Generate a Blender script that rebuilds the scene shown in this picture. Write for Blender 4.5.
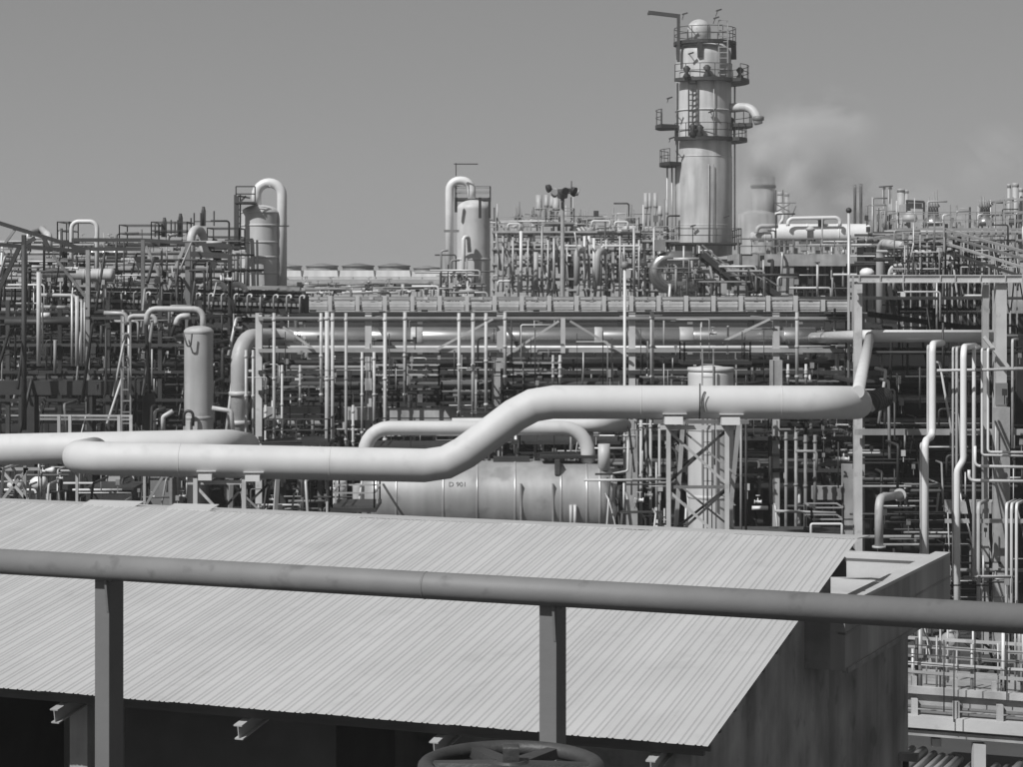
import bpy, math, random
from mathutils import Vector, Matrix
R = math.radians
rnd = random.Random(7)
SC = bpy.context.scene
for o in list(bpy.data.objects):
    bpy.data.objects.remove(o)
COL = SC.collection

# ------------------------------------------------------------------ camera, sky, sun, exposure
F = 2056.0          # focal length in photograph pixels (1023 wide)
HZ = 293.0          # row of the horizon
ZC = 12.0           # eye height above the ground
cam_d = bpy.data.cameras.new('camera')
cam = bpy.data.objects.new('camera', cam_d); COL.objects.link(cam)
cam.location = (0, 0, ZC); cam.rotation_euler = (R(90), 0, 0)
cam_d.sensor_width = 36.0; cam_d.lens = 36.0 * F / 1023.0
cam_d.shift_y = -(383.5 - HZ) / 1023.0
cam_d.clip_start = 0.1; cam_d.clip_end = 20000
SC.camera = cam

SUN_AZ, SUN_EL = 222.0, 46.0      # clockwise from +Y: behind the camera, to the left
w = bpy.data.worlds.new('World'); SC.world = w; w.use_nodes = True
nt = w.node_tree; nt.nodes.clear()
sky = nt.nodes.new('ShaderNodeTexSky'); sky.sky_type = 'NISHITA'; sky.sun_disc = False
sky.sun_elevation = R(SUN_EL); sky.sun_rotation = R(SUN_AZ); sky.altitude = 0
sky.air_density = 1.0; sky.dust_density = 1.0; sky.ozone_density = 1.0
bw = nt.nodes.new('ShaderNodeSeparateColor')      # the photograph is black and white, taken as if through a red filter: use the sky's red channel
bg = nt.nodes.new('ShaderNodeBackground'); bg.inputs[1].default_value = 0.165
pw = nt.nodes.new('ShaderNodeMath'); pw.operation = 'POWER'; pw.inputs[1].default_value = 0.4    # evens the sky's gradient and lifts its light overhead
wo = nt.nodes.new('ShaderNodeOutputWorld')
nt.links.new(sky.outputs[0], bw.inputs[0]); nt.links.new(bw.outputs[0], pw.inputs[0]); nt.links.new(pw.outputs[0], bg.inputs[0]); nt.links.new(bg.outputs[0], wo.inputs[0])
sd = bpy.data.lights.new('sun', 'SUN'); sd.energy = 4.5; sd.angle = R(0.5); sd.color = (1, 1, 1)
sun = bpy.data.objects.new('sun', sd); COL.objects.link(sun)
SV = Vector((math.sin(R(SUN_AZ)) * math.cos(R(SUN_EL)), math.cos(R(SUN_AZ)) * math.cos(R(SUN_EL)), math.sin(R(SUN_EL))))
sun.rotation_euler = SV.to_track_quat('Z', 'Y').to_euler(); sun.location = (-30, -30, 60)
SC.view_settings.view_transform = 'Standard'; SC.view_settings.look = 'None'
SC.view_settings.exposure = 0.0; SC.view_settings.gamma = 1.0; SC.view_settings.use_curve_mapping = False
SC.render.engine = 'CYCLES'
SC.cycles.max_bounces = 6; SC.cycles.volume_bounces = 1

# ------------------------------------------------------------------ materials (all neutral grey: the photograph has no hue)
def mat(name, col, rough=0.6, metal=0.0, var=0.18, scale=1.5, orand=0.0, streak=0.0, spots=0.0, bump=0.0):
    m = bpy.data.materials.new(name); m.use_nodes = True
    n = m.node_tree.nodes; l = m.node_tree.links
    b = n['Principled BSDF']; b.inputs['Roughness'].default_value = rough; b.inputs['Metallic'].default_value = metal
    tc = n.new('ShaderNodeTexCoord')
    nz = n.new('ShaderNodeTexNoise'); nz.inputs['Scale'].default_value = scale; nz.inputs['Detail'].default_value = 6
    l.new(tc.outputs['Object'], nz.inputs['Vector'])
    mr = n.new('ShaderNodeMapRange'); mr.inputs[1].default_value = 0.3; mr.inputs[2].default_value = 0.7
    mr.inputs[3].default_value = col * (1 - var); mr.inputs[4].default_value = min(1, col * (1 + var))
    l.new(nz.outputs['Fac'], mr.inputs[0]); out = mr.outputs[0]
    def mul(a, bsock):
        k = n.new('ShaderNodeMath'); k.operation = 'MULTIPLY'; l.new(a, k.inputs[0]); l.new(bsock, k.inputs[1]); return k.outputs[0]
    if orand:
        oi = n.new('ShaderNodeObjectInfo'); k = n.new('ShaderNodeMapRange')
        k.inputs[3].default_value = 1 - orand; k.inputs[4].default_value = 1 + orand
        l.new(oi.outputs['Random'], k.inputs[0]); out = mul(out, k.outputs[0])
    if streak:
        mp = n.new('ShaderNodeMapping'); mp.inputs['Scale'].default_value = (1.4, 1.4, 0.16)
        l.new(tc.outputs['Object'], mp.inputs['Vector'])
        s = n.new('ShaderNodeTexNoise'); s.inputs['Scale'].default_value = 1.3; s.inputs['Detail'].default_value = 7
        l.new(mp.outputs[0], s.inputs['Vector'])
        k = n.new('ShaderNodeMapRange'); k.inputs[1].default_value = 0.35; k.inputs[2].default_value = 0.65
        k.inputs[3].default_value = 1 - streak; k.inputs[4].default_value = 1 + streak * 0.4
        l.new(s.outputs['Fac'], k.inputs[0]); out = mul(out, k.outputs[0])
    if spots:
        s = n.new('ShaderNodeTexNoise'); s.inputs['Scale'].default_value = scale * 2.3; s.inputs['Detail'].default_value = 4
        mp = n.new('ShaderNodeMapping'); mp.inputs['Location'].default_value = (3.1, 7.7, 1.3)
        l.new(tc.outputs['Object'], mp.inputs['Vector']); l.new(mp.outputs[0], s.inputs['Vector'])
        k = n.new('ShaderNodeMapRange'); k.inputs[1].default_value = 0.60; k.inputs[2].default_value = 0.70
        k.inputs[3].default_value = 1.0; k.inputs[4].default_value = 1 - spots
        l.new(s.outputs['Fac'], k.inputs[0]); out = mul(out, k.outputs[0])
    l.new(out, b.inputs['Base Color'])
    if bump:
        bp = n.new('ShaderNodeBump'); bp.inputs['Strength'].default_value = bump; bp.inputs['Distance'].default_value = 0.02
        nb = n.new('ShaderNodeTexNoise'); nb.inputs['Scale'].default_value = scale * 9; nb.inputs['Detail'].default_value = 5
        l.new(tc.outputs['Object'], nb.inputs['Vector']); l.new(nb.outputs['Fac'], bp.inputs['Height']); l.new(bp.outputs[0], b.inputs['Normal'])
    return m
M = dict(
    white=mat('white pipe paint', 0.50, 0.6, var=0.05, scale=0.9, spots=0.08, streak=0.04),
    pale=mat('pale grey paint', 0.42, 0.5, var=0.12, orand=0.2, spots=0.2),
    bright=mat('bright white paint', 0.62, 0.4, var=0.06, orand=0.08),
    conc=mat('concrete', 0.33, 0.85, var=0.2, orand=0.15, streak=0.25, bump=0.3),
    steel=mat('grey painted steel', 0.20, 0.55, var=0.2, orand=0.3, spots=0.3),
    galv=mat('galvanised steel', 0.40, 0.5, 0.3, var=0.15, orand=0.25),
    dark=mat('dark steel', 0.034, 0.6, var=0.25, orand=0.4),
    black=mat('shade-black steel', 0.012, 0.8, var=0.3, orand=0.3),  # near black in place of shade deep inside the racks
    alu=mat('aluminium cladding', 0.52, 0.27, 0.9, var=0.12, scale=0.8, orand=0.1, spots=0.15),
    vessel=mat('weathered vessel paint', 0.40, 0.55, var=0.14, scale=0.6, streak=0.22, spots=0.25),
    tower=mat('weathered tower cladding', 0.47, 0.55, var=0.16, scale=0.4, streak=0.25, spots=.12),
    drum=mat('drum paint', 0.46, 0.36, 0.45, var=0.12, scale=0.6, streak=0.22, spots=0.22),
    column=mat('column vessel paint', 0.50, 0.5, var=0.10, scale=0.6, streak=0.15, spots=0.12),
    sooty=mat('chimney shell', 0.27, 0.8, var=0.15, scale=0.4, streak=0.25),
    rail=mat('handrail paint', 0.165, 0.62, var=0.10, scale=7, spots=0.25, bump=0.03),
    post=mat('post paint', 0.135, 0.6, var=0.08, scale=4, spots=0.1, bump=0.05),
    wheel=mat('worn cast iron', 0.045, 0.55, var=0.3, scale=9, spots=0.3, bump=0.12),
    roof=mat('profiled roof sheet', 0.43, 0.5, 0.0, var=0.05, scale=0.9, orand=0.03, spots=0.07),
    shed=mat('shed steel', 0.06, 0.7, var=0.2),
    shedw=mat('grubby shed wall', 0.27, 0.9, var=0.3, scale=1.3, streak=0.3, spots=0.25, bump=0.3),
    parapet=mat('parapet concrete', 0.30, 0.9, var=0.2, scale=0.5, streak=0.3, spots=0.2, bump=0.4),
    wall=mat('dirty concrete wall', 0.25, 0.9, var=0.32, scale=0.9, streak=0.35, spots=0.35, bump=0.5),
    slab=mat('sunlit roof screed', 0.42, 0.9, var=0.12, scale=0.8, spots=0.15, bump=0.3),
    ground=mat('dark ground', 0.05, 0.95, var=0.35, scale=0.2, bump=0.3),
    letter=mat('black lettering', 0.02, 0.6, var=0.05),
    lens=mat('lamp glass', 0.5, 0.1, var=0.02),
)

# ------------------------------------------------------------------ mesh helpers
def P(px, py, Y):            # the point at depth Y that the photograph shows at pixel (px, py)
    return Vector(((px - 511.5) / F * Y, Y, ZC - (py - HZ) / F * Y))
def PX(n, Y): return n * Y / F   # pixels to metres at depth Y

class MB:
    def __init__(s): s.v = []; s.f = []; s.sm = []
    def add(s, vs, fs, smooth=False):
        b = len(s.v); s.v += [Vector(v) for v in vs]
        for f in fs:
            s.f.append([b + i for i in f]); s.sm.append(smooth)
        return s
    def box(s, lo, hi):
        x0, y0, z0 = lo; x1, y1, z1 = hi
        return s.add([(x0,y0,z0),(x1,y0,z0),(x1,y1,z0),(x0,y1,z0),(x0,y0,z1),(x1,y0,z1),(x1,y1,z1),(x0,y1,z1)],
                     [(3,2,1,0),(4,5,6,7),(0,1,5,4),(1,2,6,5),(2,3,7,6),(3,0,4,7)])
    def hexa(s, b4, t4):      # bottom ring and top ring, counter-clockwise from above
        return s.add(list(b4) + list(t4), [(3,2,1,0),(4,5,6,7),(0,1,5,4),(1,2,6,5),(2,3,7,6),(3,0,4,7)])
    def frame(s, p0, p1, up=Vector((0,0,1))):
        d = (p1 - p0).normalized()
        if abs(d.dot(up)) > 0.98: up = Vector((0,1,0))
        a = d.cross(up).normalized(); b = a.cross(d).normalized()
        return d, a, b
    def beam(s, p0, p1, w_, h_):
        p0 = Vector(p0); p1 = Vector(p1); d, a, b = s.frame(p0, p1)
        r = [a*(-w_/2)+b*(-h_/2), a*(w_/2)+b*(-h_/2), a*(w_/2)+b*(h_/2), a*(-w_/2)+b*(h_/2)]
        return s.add([p0+q for q in r] + [p1+q for q in r], [(0,1,2,3),(7,6,5,4),(4,5,1,0),(5,6,2,1),(6,7,3,2),(7,4,0,3)])
    def ibeam(s, p0, p1, w_, h_, t=None):
        p0 = Vector(p0); p1 = Vector(p1); d, a, b = s.frame(p0, p1); t = t or h_*0.09; u = t*0.35
        o = [(-w_/2,-h_/2),(w_/2,-h_/2),(w_/2,-h_/2+t),(u,-h_/2+t),(u,h_/2-t),(w_/2,h_/2-t),(w_/2,h_/2),(-w_/2,h_/2),(-w_/2,h_/2-t),(-u,h_/2-t),(-u,-h_/2+t),(-w_/2,-h_/2+t)]
        vs = [p0+a*x+b*y for x,y in o] + [p1+a*x+b*y for x,y in o]
        fs = [((i+1)%12+12, (i+1)%12, i, i+12)[::-1] for i in range(12)]
        fs += [(0,1,2,3,10,11)[::1], (9,4,5,6,7,8), (3,4,9,10)]
        fs += [tuple(12+i for i in q)[::-1] for q in ((0,1,2,3,10,11),(9,4,5,6,7,8),(3,4,9,10))]
        return s.add(vs, fs)
    def tube(s, pts, r, seg=8, fil=None, cap=True):
        pts = [Vector(p) for p in pts]
        if fil is None: fil = r * 2.6
        path = [pts[0]]
        for i in range(1, len(pts)-1):
            a, b, c = pts[i-1], pts[i], pts[i+1]
            u = (a-b); v = (c-b); lu, lv = u.length, v.length; u.normalize(); v.normalize()
            ang = u.angle(v)
            if ang > math.pi - 0.05: path.append(b); continue
            tl = min(fil / math.tan(ang/2), lu*0.49 if i > 1 else lu*0.98, lv*0.49 if i < len(pts)-2 else lv*0.98)
            rr = tl * math.tan(ang/2)
            bis = (u+v).normalized(); cen = b + bis * (rr / math.sin(ang/2))
            s0 = b+u*tl-cen; s1 = b+v*tl-cen; tot = math.pi-ang
            k = max(2, int(tot / R(90) * (7 if seg > 12 else 5))); ax = s0.cross(s1).normalized()
            for j in range(k+1): path.append(cen + Matrix.Rotation(tot*j/k, 3, ax) @ s0)
        path.append(pts[-1])
        pp = [path[0]]
        for q in path[1:]:
            if (q-pp[-1]).length > 1e-4: pp.append(q)
        path = pp; n = len(path)
        t0 = (path[1]-path[0]).normalized()
        a = t0.orthogonal().normalized(); vs = []; prev = t0
        for i in range(n):
            t = (path[min(i+1,n-1)]-path[max(i-1,0)]).normalized()
            a = prev.rotation_difference(t) @ a; a = (a - t*a.dot(t)).normalized(); prev = t
            b = t.cross(a)
            for j in range(seg):
                q = 2*math.pi*j/seg; vs.append(path[i] + (a*math.cos(q)+b*math.sin(q))*r)
        fs = [(i*seg+j, i*seg+(j+1)%seg, (i+1)*seg+(j+1)%seg, (i+1)*seg+j) for i in range(n-1) for j in range(seg)]
        s.add(vs, fs, True)
        if cap:
            base = len(s.v) - len(vs)
            s.f.append([base+j for j in range(seg)][::-1]); s.sm.append(False)
            s.f.append([base+(n-1)*seg+j for j in range(seg)]); s.sm.append(False)
        return s
    def lathe(s, base, axis, prof, seg=16, smooth=True):   # prof: (radius, distance along axis)
        base = Vector(base); axis = Vector(axis).normalized(); a = axis.orthogonal().normalized(); b = axis.cross(a)
        vs = [base+axis*h+(a*math.cos(2*math.pi*j/seg)+b*math.sin(2*math.pi*j/seg))*max(r,1e-4) for r,h in prof for j in range(seg)]
        fs = [(i*seg+j, i*seg+(j+1)%seg, (i+1)*seg+(j+1)%seg, (i+1)*seg+j) for i in range(len(prof)-1) for j in range(seg)]
        k = len(vs); s.add(vs, fs, smooth); b0 = len(s.v)-k
        s.f.append([b0+j for j in range(seg)][::-1]); s.sm.append(False)
        s.f.append([b0+k-seg+j for j in range(seg)]); s.sm.append(False)
        return s
    def railing(s, poly, h=1.05, step=1.4, r=0.025, closed=False, mid=True):
        poly = [Vector(p) for p in poly]
        if closed: poly = poly + [poly[0]]
        for a, b in zip(poly, poly[1:]):
            L = (b-a).length; k = max(1, round(L/step))
            for i in range(k+1):
                q = a.lerp(b, i/k); s.beam(q, q+Vector((0,0,h)), r*2, r*2)
            for z in ((h, h*0.52) if mid else (h,)):
                s.beam(a+Vector((0,0,z)), b+Vector((0,0,z)), r*2, r*2)
        return s
    def ladder(s, p0, h, wdt=0.5, r=0.03, ax=Vector((1,0,0)), step=0.4):
        p0 = Vector(p0)
        for k in (-1, 1): s.beam(p0+ax*(k*wdt/2), p0+ax*(k*wdt/2)+Vector((0,0,h)), r*2, r*2)
        for i in range(int(h/step)): s.beam(p0-ax*wdt/2+Vector((0,0,step*(i+.5))), p0+ax*wdt/2+Vector((0,0,step*(i+.5))), r*1.5, r*1.5)
        return s
    def mesh(s, name, off):
        me = bpy.data.meshes.new(name)
        me.from_pydata([v-off for v in s.v], [], s.f); me.polygons.foreach_set('use_smooth', s.sm); me.update()
        return me

def tag(o, label=None, cat=None, group=None, kind=None):
    if label: o['label'] = label
    if cat: o['category'] = cat
    if group: o['group'] = group
    if kind: o['kind'] = kind
    return o
def thing(name, label, cat, loc, group=None):
    o = bpy.data.objects.new(name, None); COL.objects.link(o); o.location = loc; o.empty_display_size = 0.2
    return tag(o, label, cat, group)
def wpos(o):
    p = Vector(o.location)
    while o.parent: o = o.parent; p += Vector(o.location)
    return p
def part(name, mb, m, parent, label=None, kind=None):
    o = bpy.data.objects.new(name, mb.mesh(name, wpos(parent))); COL.objects.link(o); o.parent = parent
    o.data.materials.append(M[m]); return tag(o, label, None, None, kind)
def share(o, parent, off):     # a copy of a part that shares its mesh
    c = o.copy(); COL.objects.link(c); c.parent = parent; c.location = Vector(o.location)+Vector(off); return c
def solo(name, mb, m, label=None, cat=None, group=None, kind=None):
    xs = [v.x for v in mb.v]; ys = [v.y for v in mb.v]; zs = [v.z for v in mb.v]
    off = Vector(((min(xs)+max(xs))/2, (min(ys)+max(ys))/2, min(zs)))
    o = bpy.data.objects.new(name, mb.mesh(name, off)); COL.objects.link(o); o.location = off
    o.data.materials.append(M[m]); return tag(o, label, cat, group, kind)
def clone(root, loc, label=None):
    c = root.copy(); COL.objects.link(c); c.location = loc
    if label: c['label'] = label
    for ch in list(root.children):
        d = ch.copy(); COL.objects.link(d); d.parent = c
        for g in list(ch.children):
            e = g.copy(); COL.objects.link(e); e.parent = d
    return c
ORD = ['first','second','third','fourth','fifth','sixth','seventh','eighth','ninth','tenth','eleventh','twelfth','thirteenth','fourteenth','fifteenth','sixteenth','seventeenth','eighteenth','nineteenth','twentieth']
D1 = Vector((-0.932, 0.3624, 0)).normalized()      # along the eaves, to the left
D2 = Vector((0.3624, 0.932, 0)).normalized()       # up the shed, away from the camera
D3 = Vector((0.4227, 0.906, 0)).normalized()       # along the flank of the parapet building
UP = Vector((0,0,1))

LAND = [('pale left vessel',197,375),('loop pipe',160,309),('white inverted U pipe',85,232),('S-bend elbow',490,430),('lattice trestle',700,480),('stencilled drum',490,500),('bridging white pipe',470,428),
 ('tall thin mast',625,310),('left rack column',259,375),('shiny pipe elbow',246,350),('centre rack column',500,360),('slanting white pipe',865,360),('thick gantry column',1002,410),('thick white riser',960,420),('stout white riser',932,390),
 ('parapet corner',950,556),('middle column vessel',473,245),('banded vessel',258,245),('floodlight mast',563,230),('C-shaped bend',655,272),('big tower foot',706,240),('white exchanger',820,235),('pale penthouse',915,213),('left shiny dome',933,222),
 ('right shiny dome',985,222),('pale elbow duct',882,260),('deck pier',788,282),('round flap valve',948,640),('low trestle',220,495),('pale pump',40,483),('far-left bright standpipe',38,320),('tall dark ladder',126,380),('swan-neck pipe',195,260),
 ('gleaming vessel',56,274),('middle cooling fan',358,273),('skyline bright pipes',589,262),('steel mast lamp',625,268),('shed ridge',420,520),('second rack column',368,370),('fourth rack column',632,400),('fifth rack column',776,350),('white upright vessel',712,375),
 ('dark hoop pipe',116,380),('left concrete beam',292,413),('long concrete beam',440,414),('hooked standpipes',1010,540),('ball mast',849,240),('gantry girder',930,279),('low bright hoop',826,528),('pale elbow pipe',885,510),('truss post',563,335)]
def near(px, py):
    b = min(LAND, key=lambda q: (q[1]-px)**2+(q[2]-py)**2); dx, dy = px-b[1], py-b[2]
    d = max(abs(dx), abs(dy)); far = 'just ' if d < 14 else '' if d < 34 else 'well '
    return far+(('right of' if dx > 0 else 'left of') if abs(dx) > abs(dy) else ('below' if dy > 0 else 'above'))+' the '+b[0]
ADJ = dict(pale='pale', bright='white', galv='light grey', steel='mid grey', dark='dark', black='black', alu='shiny', vessel='weathered', conc='concrete', white='white')
USED = {}
def uniq(lb):            # same words twice: say which one by its place
    k = USED[lb] = USED.get(lb, 0)+1
    return lb if k == 1 else None
def pipe(px, r_px, m, label, cat='pipe', group=None, name='pipe', seg=10, fil=None, bands=0, flange=0):
    """one pipe through (px, py, Y) points; r_px = half its width in pixels at the first point"""
    pts = [P(*q) for q in px]; r = PX(r_px, px[0][2])
    mb = MB().tube(pts, r, seg, fil)
    if flange:
        for a, b in ((pts[0], pts[1]), (pts[-1], pts[-2])):
            d = (b-a).normalized(); mb.lathe(a, d, [(r*1.6, 0.002), (r*1.6, r*0.5)], seg)
    o = solo(name, mb, m, label, cat, group)
    if bands:
        for a, b in zip(pts, pts[1:]):
            L = (b-a).length; d = (b-a).normalized(); k = int(L/bands); bb = None
            for i in range(1, k):
                part('band', MB().lathe(a+d*(i*L/k)-d*0.03, d, [(r*1.012, 0), (r*1.025, 0.015), (r*1.012, 0.06)], seg), m, o)
    return o
# ------------------------------------------------------------------ ground
gm = MB(); gm.add([(-1500,-60,0),(1500,-60,0),(1500,3000,0),(-1500,3000,0)], [(0,1,2,3)])
tag(solo('ground', gm, 'ground'), kind='structure')

# ------------------------------------------------------------------ platform the photographer stands on, handrail, handwheel
YR = 4.8
pl = MB(); pl.box((-4, -1.5, ZC-1.95), (4, 5.15, ZC-1.80))
tag(solo('viewing_platform', pl, 'dark'), kind='structure')
rail_r = 0.0325
def rail_pt(px):      # a point of the rail axis: it runs along D1
    b = P(553, 592.5, YR); k = (px-511.5)/F
    t = (k*b.y-b.x)/(D1.x-k*D1.y); return b + D1*t
hr = thing('handrail', 'grey tubular steel handrail on two channel posts across the near foreground', 'railing', P(553, 592, YR)-UP*2.5)
ra, rb = rail_pt(-150), rail_pt(1180)
tmb = MB().tube([ra, rb], rail_r, 28); part('rail_pipe', tmb, 'rail', hr)
for px in (428,):
    q = rail_pt(px-1); part('weld_seam', MB().lathe(q, D1, [(rail_r, 0), (rail_r+.0012, 0.003), (rail_r, .006)], 28), 'rail', hr)
for px in (106, 553.5):
    c = rail_pt(px); fr = -D2; W, Dp, T = 0.042, 0.068, 0.007
    c0 = c + D1*0.038 + D2*0.008       # front left edge of the front flange
    bot = Vector((0,0,ZC-1.80-c.z))
    def col(a, b, d0, d1, zt):
        q = [c0-D1*a+D2*d0, c0-D1*b+D2*d0, c0-D1*b+D2*d1, c0-D1*a+D2*d1]
        return [v+bot for v in q], [v+UP*zt for v in q]
    ps = part('post', MB().hexa(*col(0, W-T, 0, T, -0.02)), 'post', hr)
    b4, t4 = col(W-T, W, 0, Dp, -0.02)
    part('web', MB().hexa(b4, t4), 'post', ps)
    b5, t5 = col(W-T+.0005, W-.0005, -.014, -.0005, -0.03); b5 = [v-bot-UP*.115 for v in b5]; b5[0] = b5[3]-D2*.001; b5[1] = b5[2]-D2*.001
    part('web_lip', MB().hexa(b5, t5), 'post', ps)
    part('flange', MB().hexa(*col(0, W-T-.001, Dp-T, Dp, -0.03)), 'post', ps)
    part('weld_bead', MB().lathe(c-UP*0.03-D1*0.015+D2*0.0, UP, [(0.006, -0.006), (0.009, 0.0), (0.006, 0.006)], 8), 'post', ps)
# handwheel
YW = 4.2; wc = P(511, 767, YW); wr = PX(94, YW)-0.018
hw = thing('handwheel', 'dark six-spoked cast iron valve handwheel below the near handrail', 'handwheel', Vector((wc.x, wc.y, ZC-1.80)))
mb = MB(); n1, n2 = 64, 14; vs = []; fs = []
for i in range(n1):
    a = 2*math.pi*i/n1; wob = 0.0006*math.sin(9*a)
    for j in range(n2):
        q = 2*math.pi*j/n2; rr = wr + (0.0175+wob)*math.cos(q)
        vs.append(wc+Vector((rr*math.cos(a), rr*math.sin(a), 0.0165*math.sin(q))))
for i in range(n1):
    for j in range(n2): fs.append((i*n2+j, ((i+1)%n1)*n2+j, ((i+1)%n1)*n2+(j+1)%n2, i*n2+(j+1)%n2))
mb.add(vs, fs, True); part('rim', mb, 'wheel', hw)
hub = part('hub', MB().lathe(wc-UP*0.035, UP, [(0.038,0),(0.046,0.008),(0.047,0.036),(0.044,0.043),(0.03,0.047),(0.03,0.049)], 28), 'wheel', hw)
part('nut', MB().lathe(wc+UP*0.012, UP, [(0.0225,0),(0.0235,0.005),(0.0235,0.028),(0.021,0.032)], 4, False), 'wheel', hub)
for k in range(6):
    a = R(60*k-3); d = Vector((math.cos(a), math.sin(a), 0)); s_ = Vector((-d.y, d.x, 0)); m2 = MB()
    p0, p1 = wc+d*0.035-UP*.004, wc+d*(wr-0.006)
    m2.hexa([p0-s_*.026-UP*.014, p1-s_*.017-UP*.009, p1+s_*.017-UP*.009, p0+s_*.026-UP*.014],
            [p0-s_*.020+UP*.014, p1-s_*.012+UP*.009, p1+s_*.012+UP*.009, p0+s_*.020+UP*.014])
    part('spoke', m2, 'wheel', hw)
part('stem', MB().lathe(Vector((wc.x,wc.y,ZC-1.8)), UP, [(0.06,0),(0.06,0.02),(0.022,0.03),(0.022, wc.z-ZC+1.8-0.036)], 16), 'wheel', hw)

# ------------------------------------------------------------------ shed with the profiled sheet roof
C1 = P(708.4, 746, 22.0)                       # lower right corner of the roof
def onroof(t, s_, dz=0): return C1 + D1*t + D2*s_ + UP*(dz + SLOPE*s_)
s_len = 7.74
SLOPE = 0; e = C1 + D2*s_len; SLOPE = (P(857.2, 539.5, e.y).z - C1.z) / s_len
shed = thing('shed', 'open-sided shed with wide pale ribbed sheet roof right behind the handrail', 'shed', Vector((C1.x-6, C1.y+5, 0)))
first = None
nsh = 42; SW = 0.6
for i in range(nsh):
    mb = MB(); prof = []
    for k in range(3):
        x = k*0.2
        prof += [(x, 0), (x+0.052, 0), (x+0.070, 0.011), (x+0.074, 0.011), (x+0.083, 0), (x+0.118, 0), (x+0.136, 0.011), (x+0.140, 0.011), (x+0.149, 0)]
    prof.append((0.6, 0.001)); prof.append((0.63, 0.005))
    lift = (0.003, 0.007, 0.001)[i % 3]; s0 = -0.012*rnd.random()-.02; s1 = s_len + rnd.uniform(-0.02, 0.03)
    vs = []; fs = []
    for (x, z) in prof: vs += [onroof(i*SW+x, s0, z+lift), onroof(i*SW+x, s1, z+lift)]
    for k in range(len(prof)-1): fs.append((2*k, 2*k+1, 2*k+3, 2*k+2))
    mb.add(vs, fs); part('roof_sheet', mb, 'roof', shed)
for (t, wd) in ((11.3, 0.8), (12.9, 1.0)):      # loose sheets sticking out over the ridge
    mb = MB(); mb.hexa([onroof(t, 7.4, -.02), onroof(t-wd, 7.4, -.02), onroof(t-wd, 8.1, .0), onroof(t, 8.05, .0)][::-1],
                       [onroof(t, 7.4, -.01), onroof(t-wd, 7.4, -.01), onroof(t-wd, 8.1, .012), onroof(t, 8.05, .012)][::-1])
    part('ridge_flashing', mb, 'roof', shed)
A = P(831, 577, 28.4); B = P(846.5, 558, 28.4)
part('wall_plate', MB().box((A.x, 28.4, A.z), (B.x, 29.2, B.z)), 'shed', shed)
mb = MB(); e0, e1 = onroof(0, s_len+.02, .012), onroof(24.5, s_len+.02, .012); dn = D2*.9-UP*.06
mb.hexa([e0-UP*.012, e0-UP*.012+dn, e1-UP*.012+dn, e1-UP*.012], [e0, e0+dn, e1+dn, e1]); part('far_pitch', mb, 'roof', shed)
# purlins along the eaves, their ends showing under the gable
for s_ in [0.26+0.655*k for k in range(11)]:
    big = s_ < 1
    part('purlin', MB().beam(onroof(0.12, s_, -0.11), onroof(24.8, s_, -0.11), 0.09, 0.2), 'shed', shed)
part('fascia', MB().beam(onroof(0.02, 0.16, -0.065), onroof(24.9, 0.16, -0.065), 0.04, 0.11), 'shed', shed)
# rafters (I-beams): ends hang just below the eaves
def t_at(px, s_=0):
    b = C1+D2*s_; k = (px-511.5)/F; return (k*b.y-b.x)/(D1.x-k*D1.y)
for px in (650, 433, 237, 53, -140, -330):
    t = t_at(px); rf = part('rafter', MB().ibeam(onroof(t, 0.03, -0.31), onroof(t, s_len-.3, -0.31), 0.11, 0.18, 0.016), 'galv' if px > -100 else 'shed', shed)
# walls, pillars and clutter in the shade under the roof
def wall(t0, t1, s0, s1, m, name='wall', z0=0.0, top=-0.44):
    q = [C1+D1*t0+D2*s0, C1+D1*t1+D2*s0, C1+D1*t1+D2*s1, C1+D1*t0+D2*s1]
    if ((q[1]-q[0]).cross(q[3]-q[0])).z < 0: q = q[::-1]
    b4 = [Vector((v.x, v.y, z0)) for v in q]; t4 = [Vector((v.x, v.y, C1.z+SLOPE*(v-C1).dot(D2)+top)) for v in q]
    return part(name, MB().hexa(b4, t4), m, shed)
wall(0.35, 0.55, 0.55, 7.6, 'shedw', top=-0.215)                # the wall under the gable
wall(0.56, 5.4, 5.2, 5.4, 'shedw')
wall(5.41, 24, 6.4, 6.6, 'shedw')
for px, s_ in ((78.5, 1.0), (-200, 1.0)):
    t = t_at(px, s_); wall(t+0.13, t-0.13, s_, s_+0.3, 'conc', 'pillar', top=-0.42)
wall(5.5, 8.6, 2.2, 4.0, 'shed', 'machine_housing', top=-1.0)
wall(11.0, 13.5, 2.6, 4.4, 'shed', 'machine_housing', top=-0.8)
tag(solo('shed_floor', MB().hexa([Vector((v.x, v.y, 0.01)) for v in (C1+D1*25+D2*0, C1+D2*0+D1*.6, C1+D2*7.6+D1*.6, C1+D1*25+D2*18)], [Vector((v.x, v.y, 0.12)) for v in (C1+D1*25, C1+D1*.6, C1+D2*7.6+D1*.6, C1+D1*25+D2*18)]), 'shed'), kind='structure')

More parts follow.
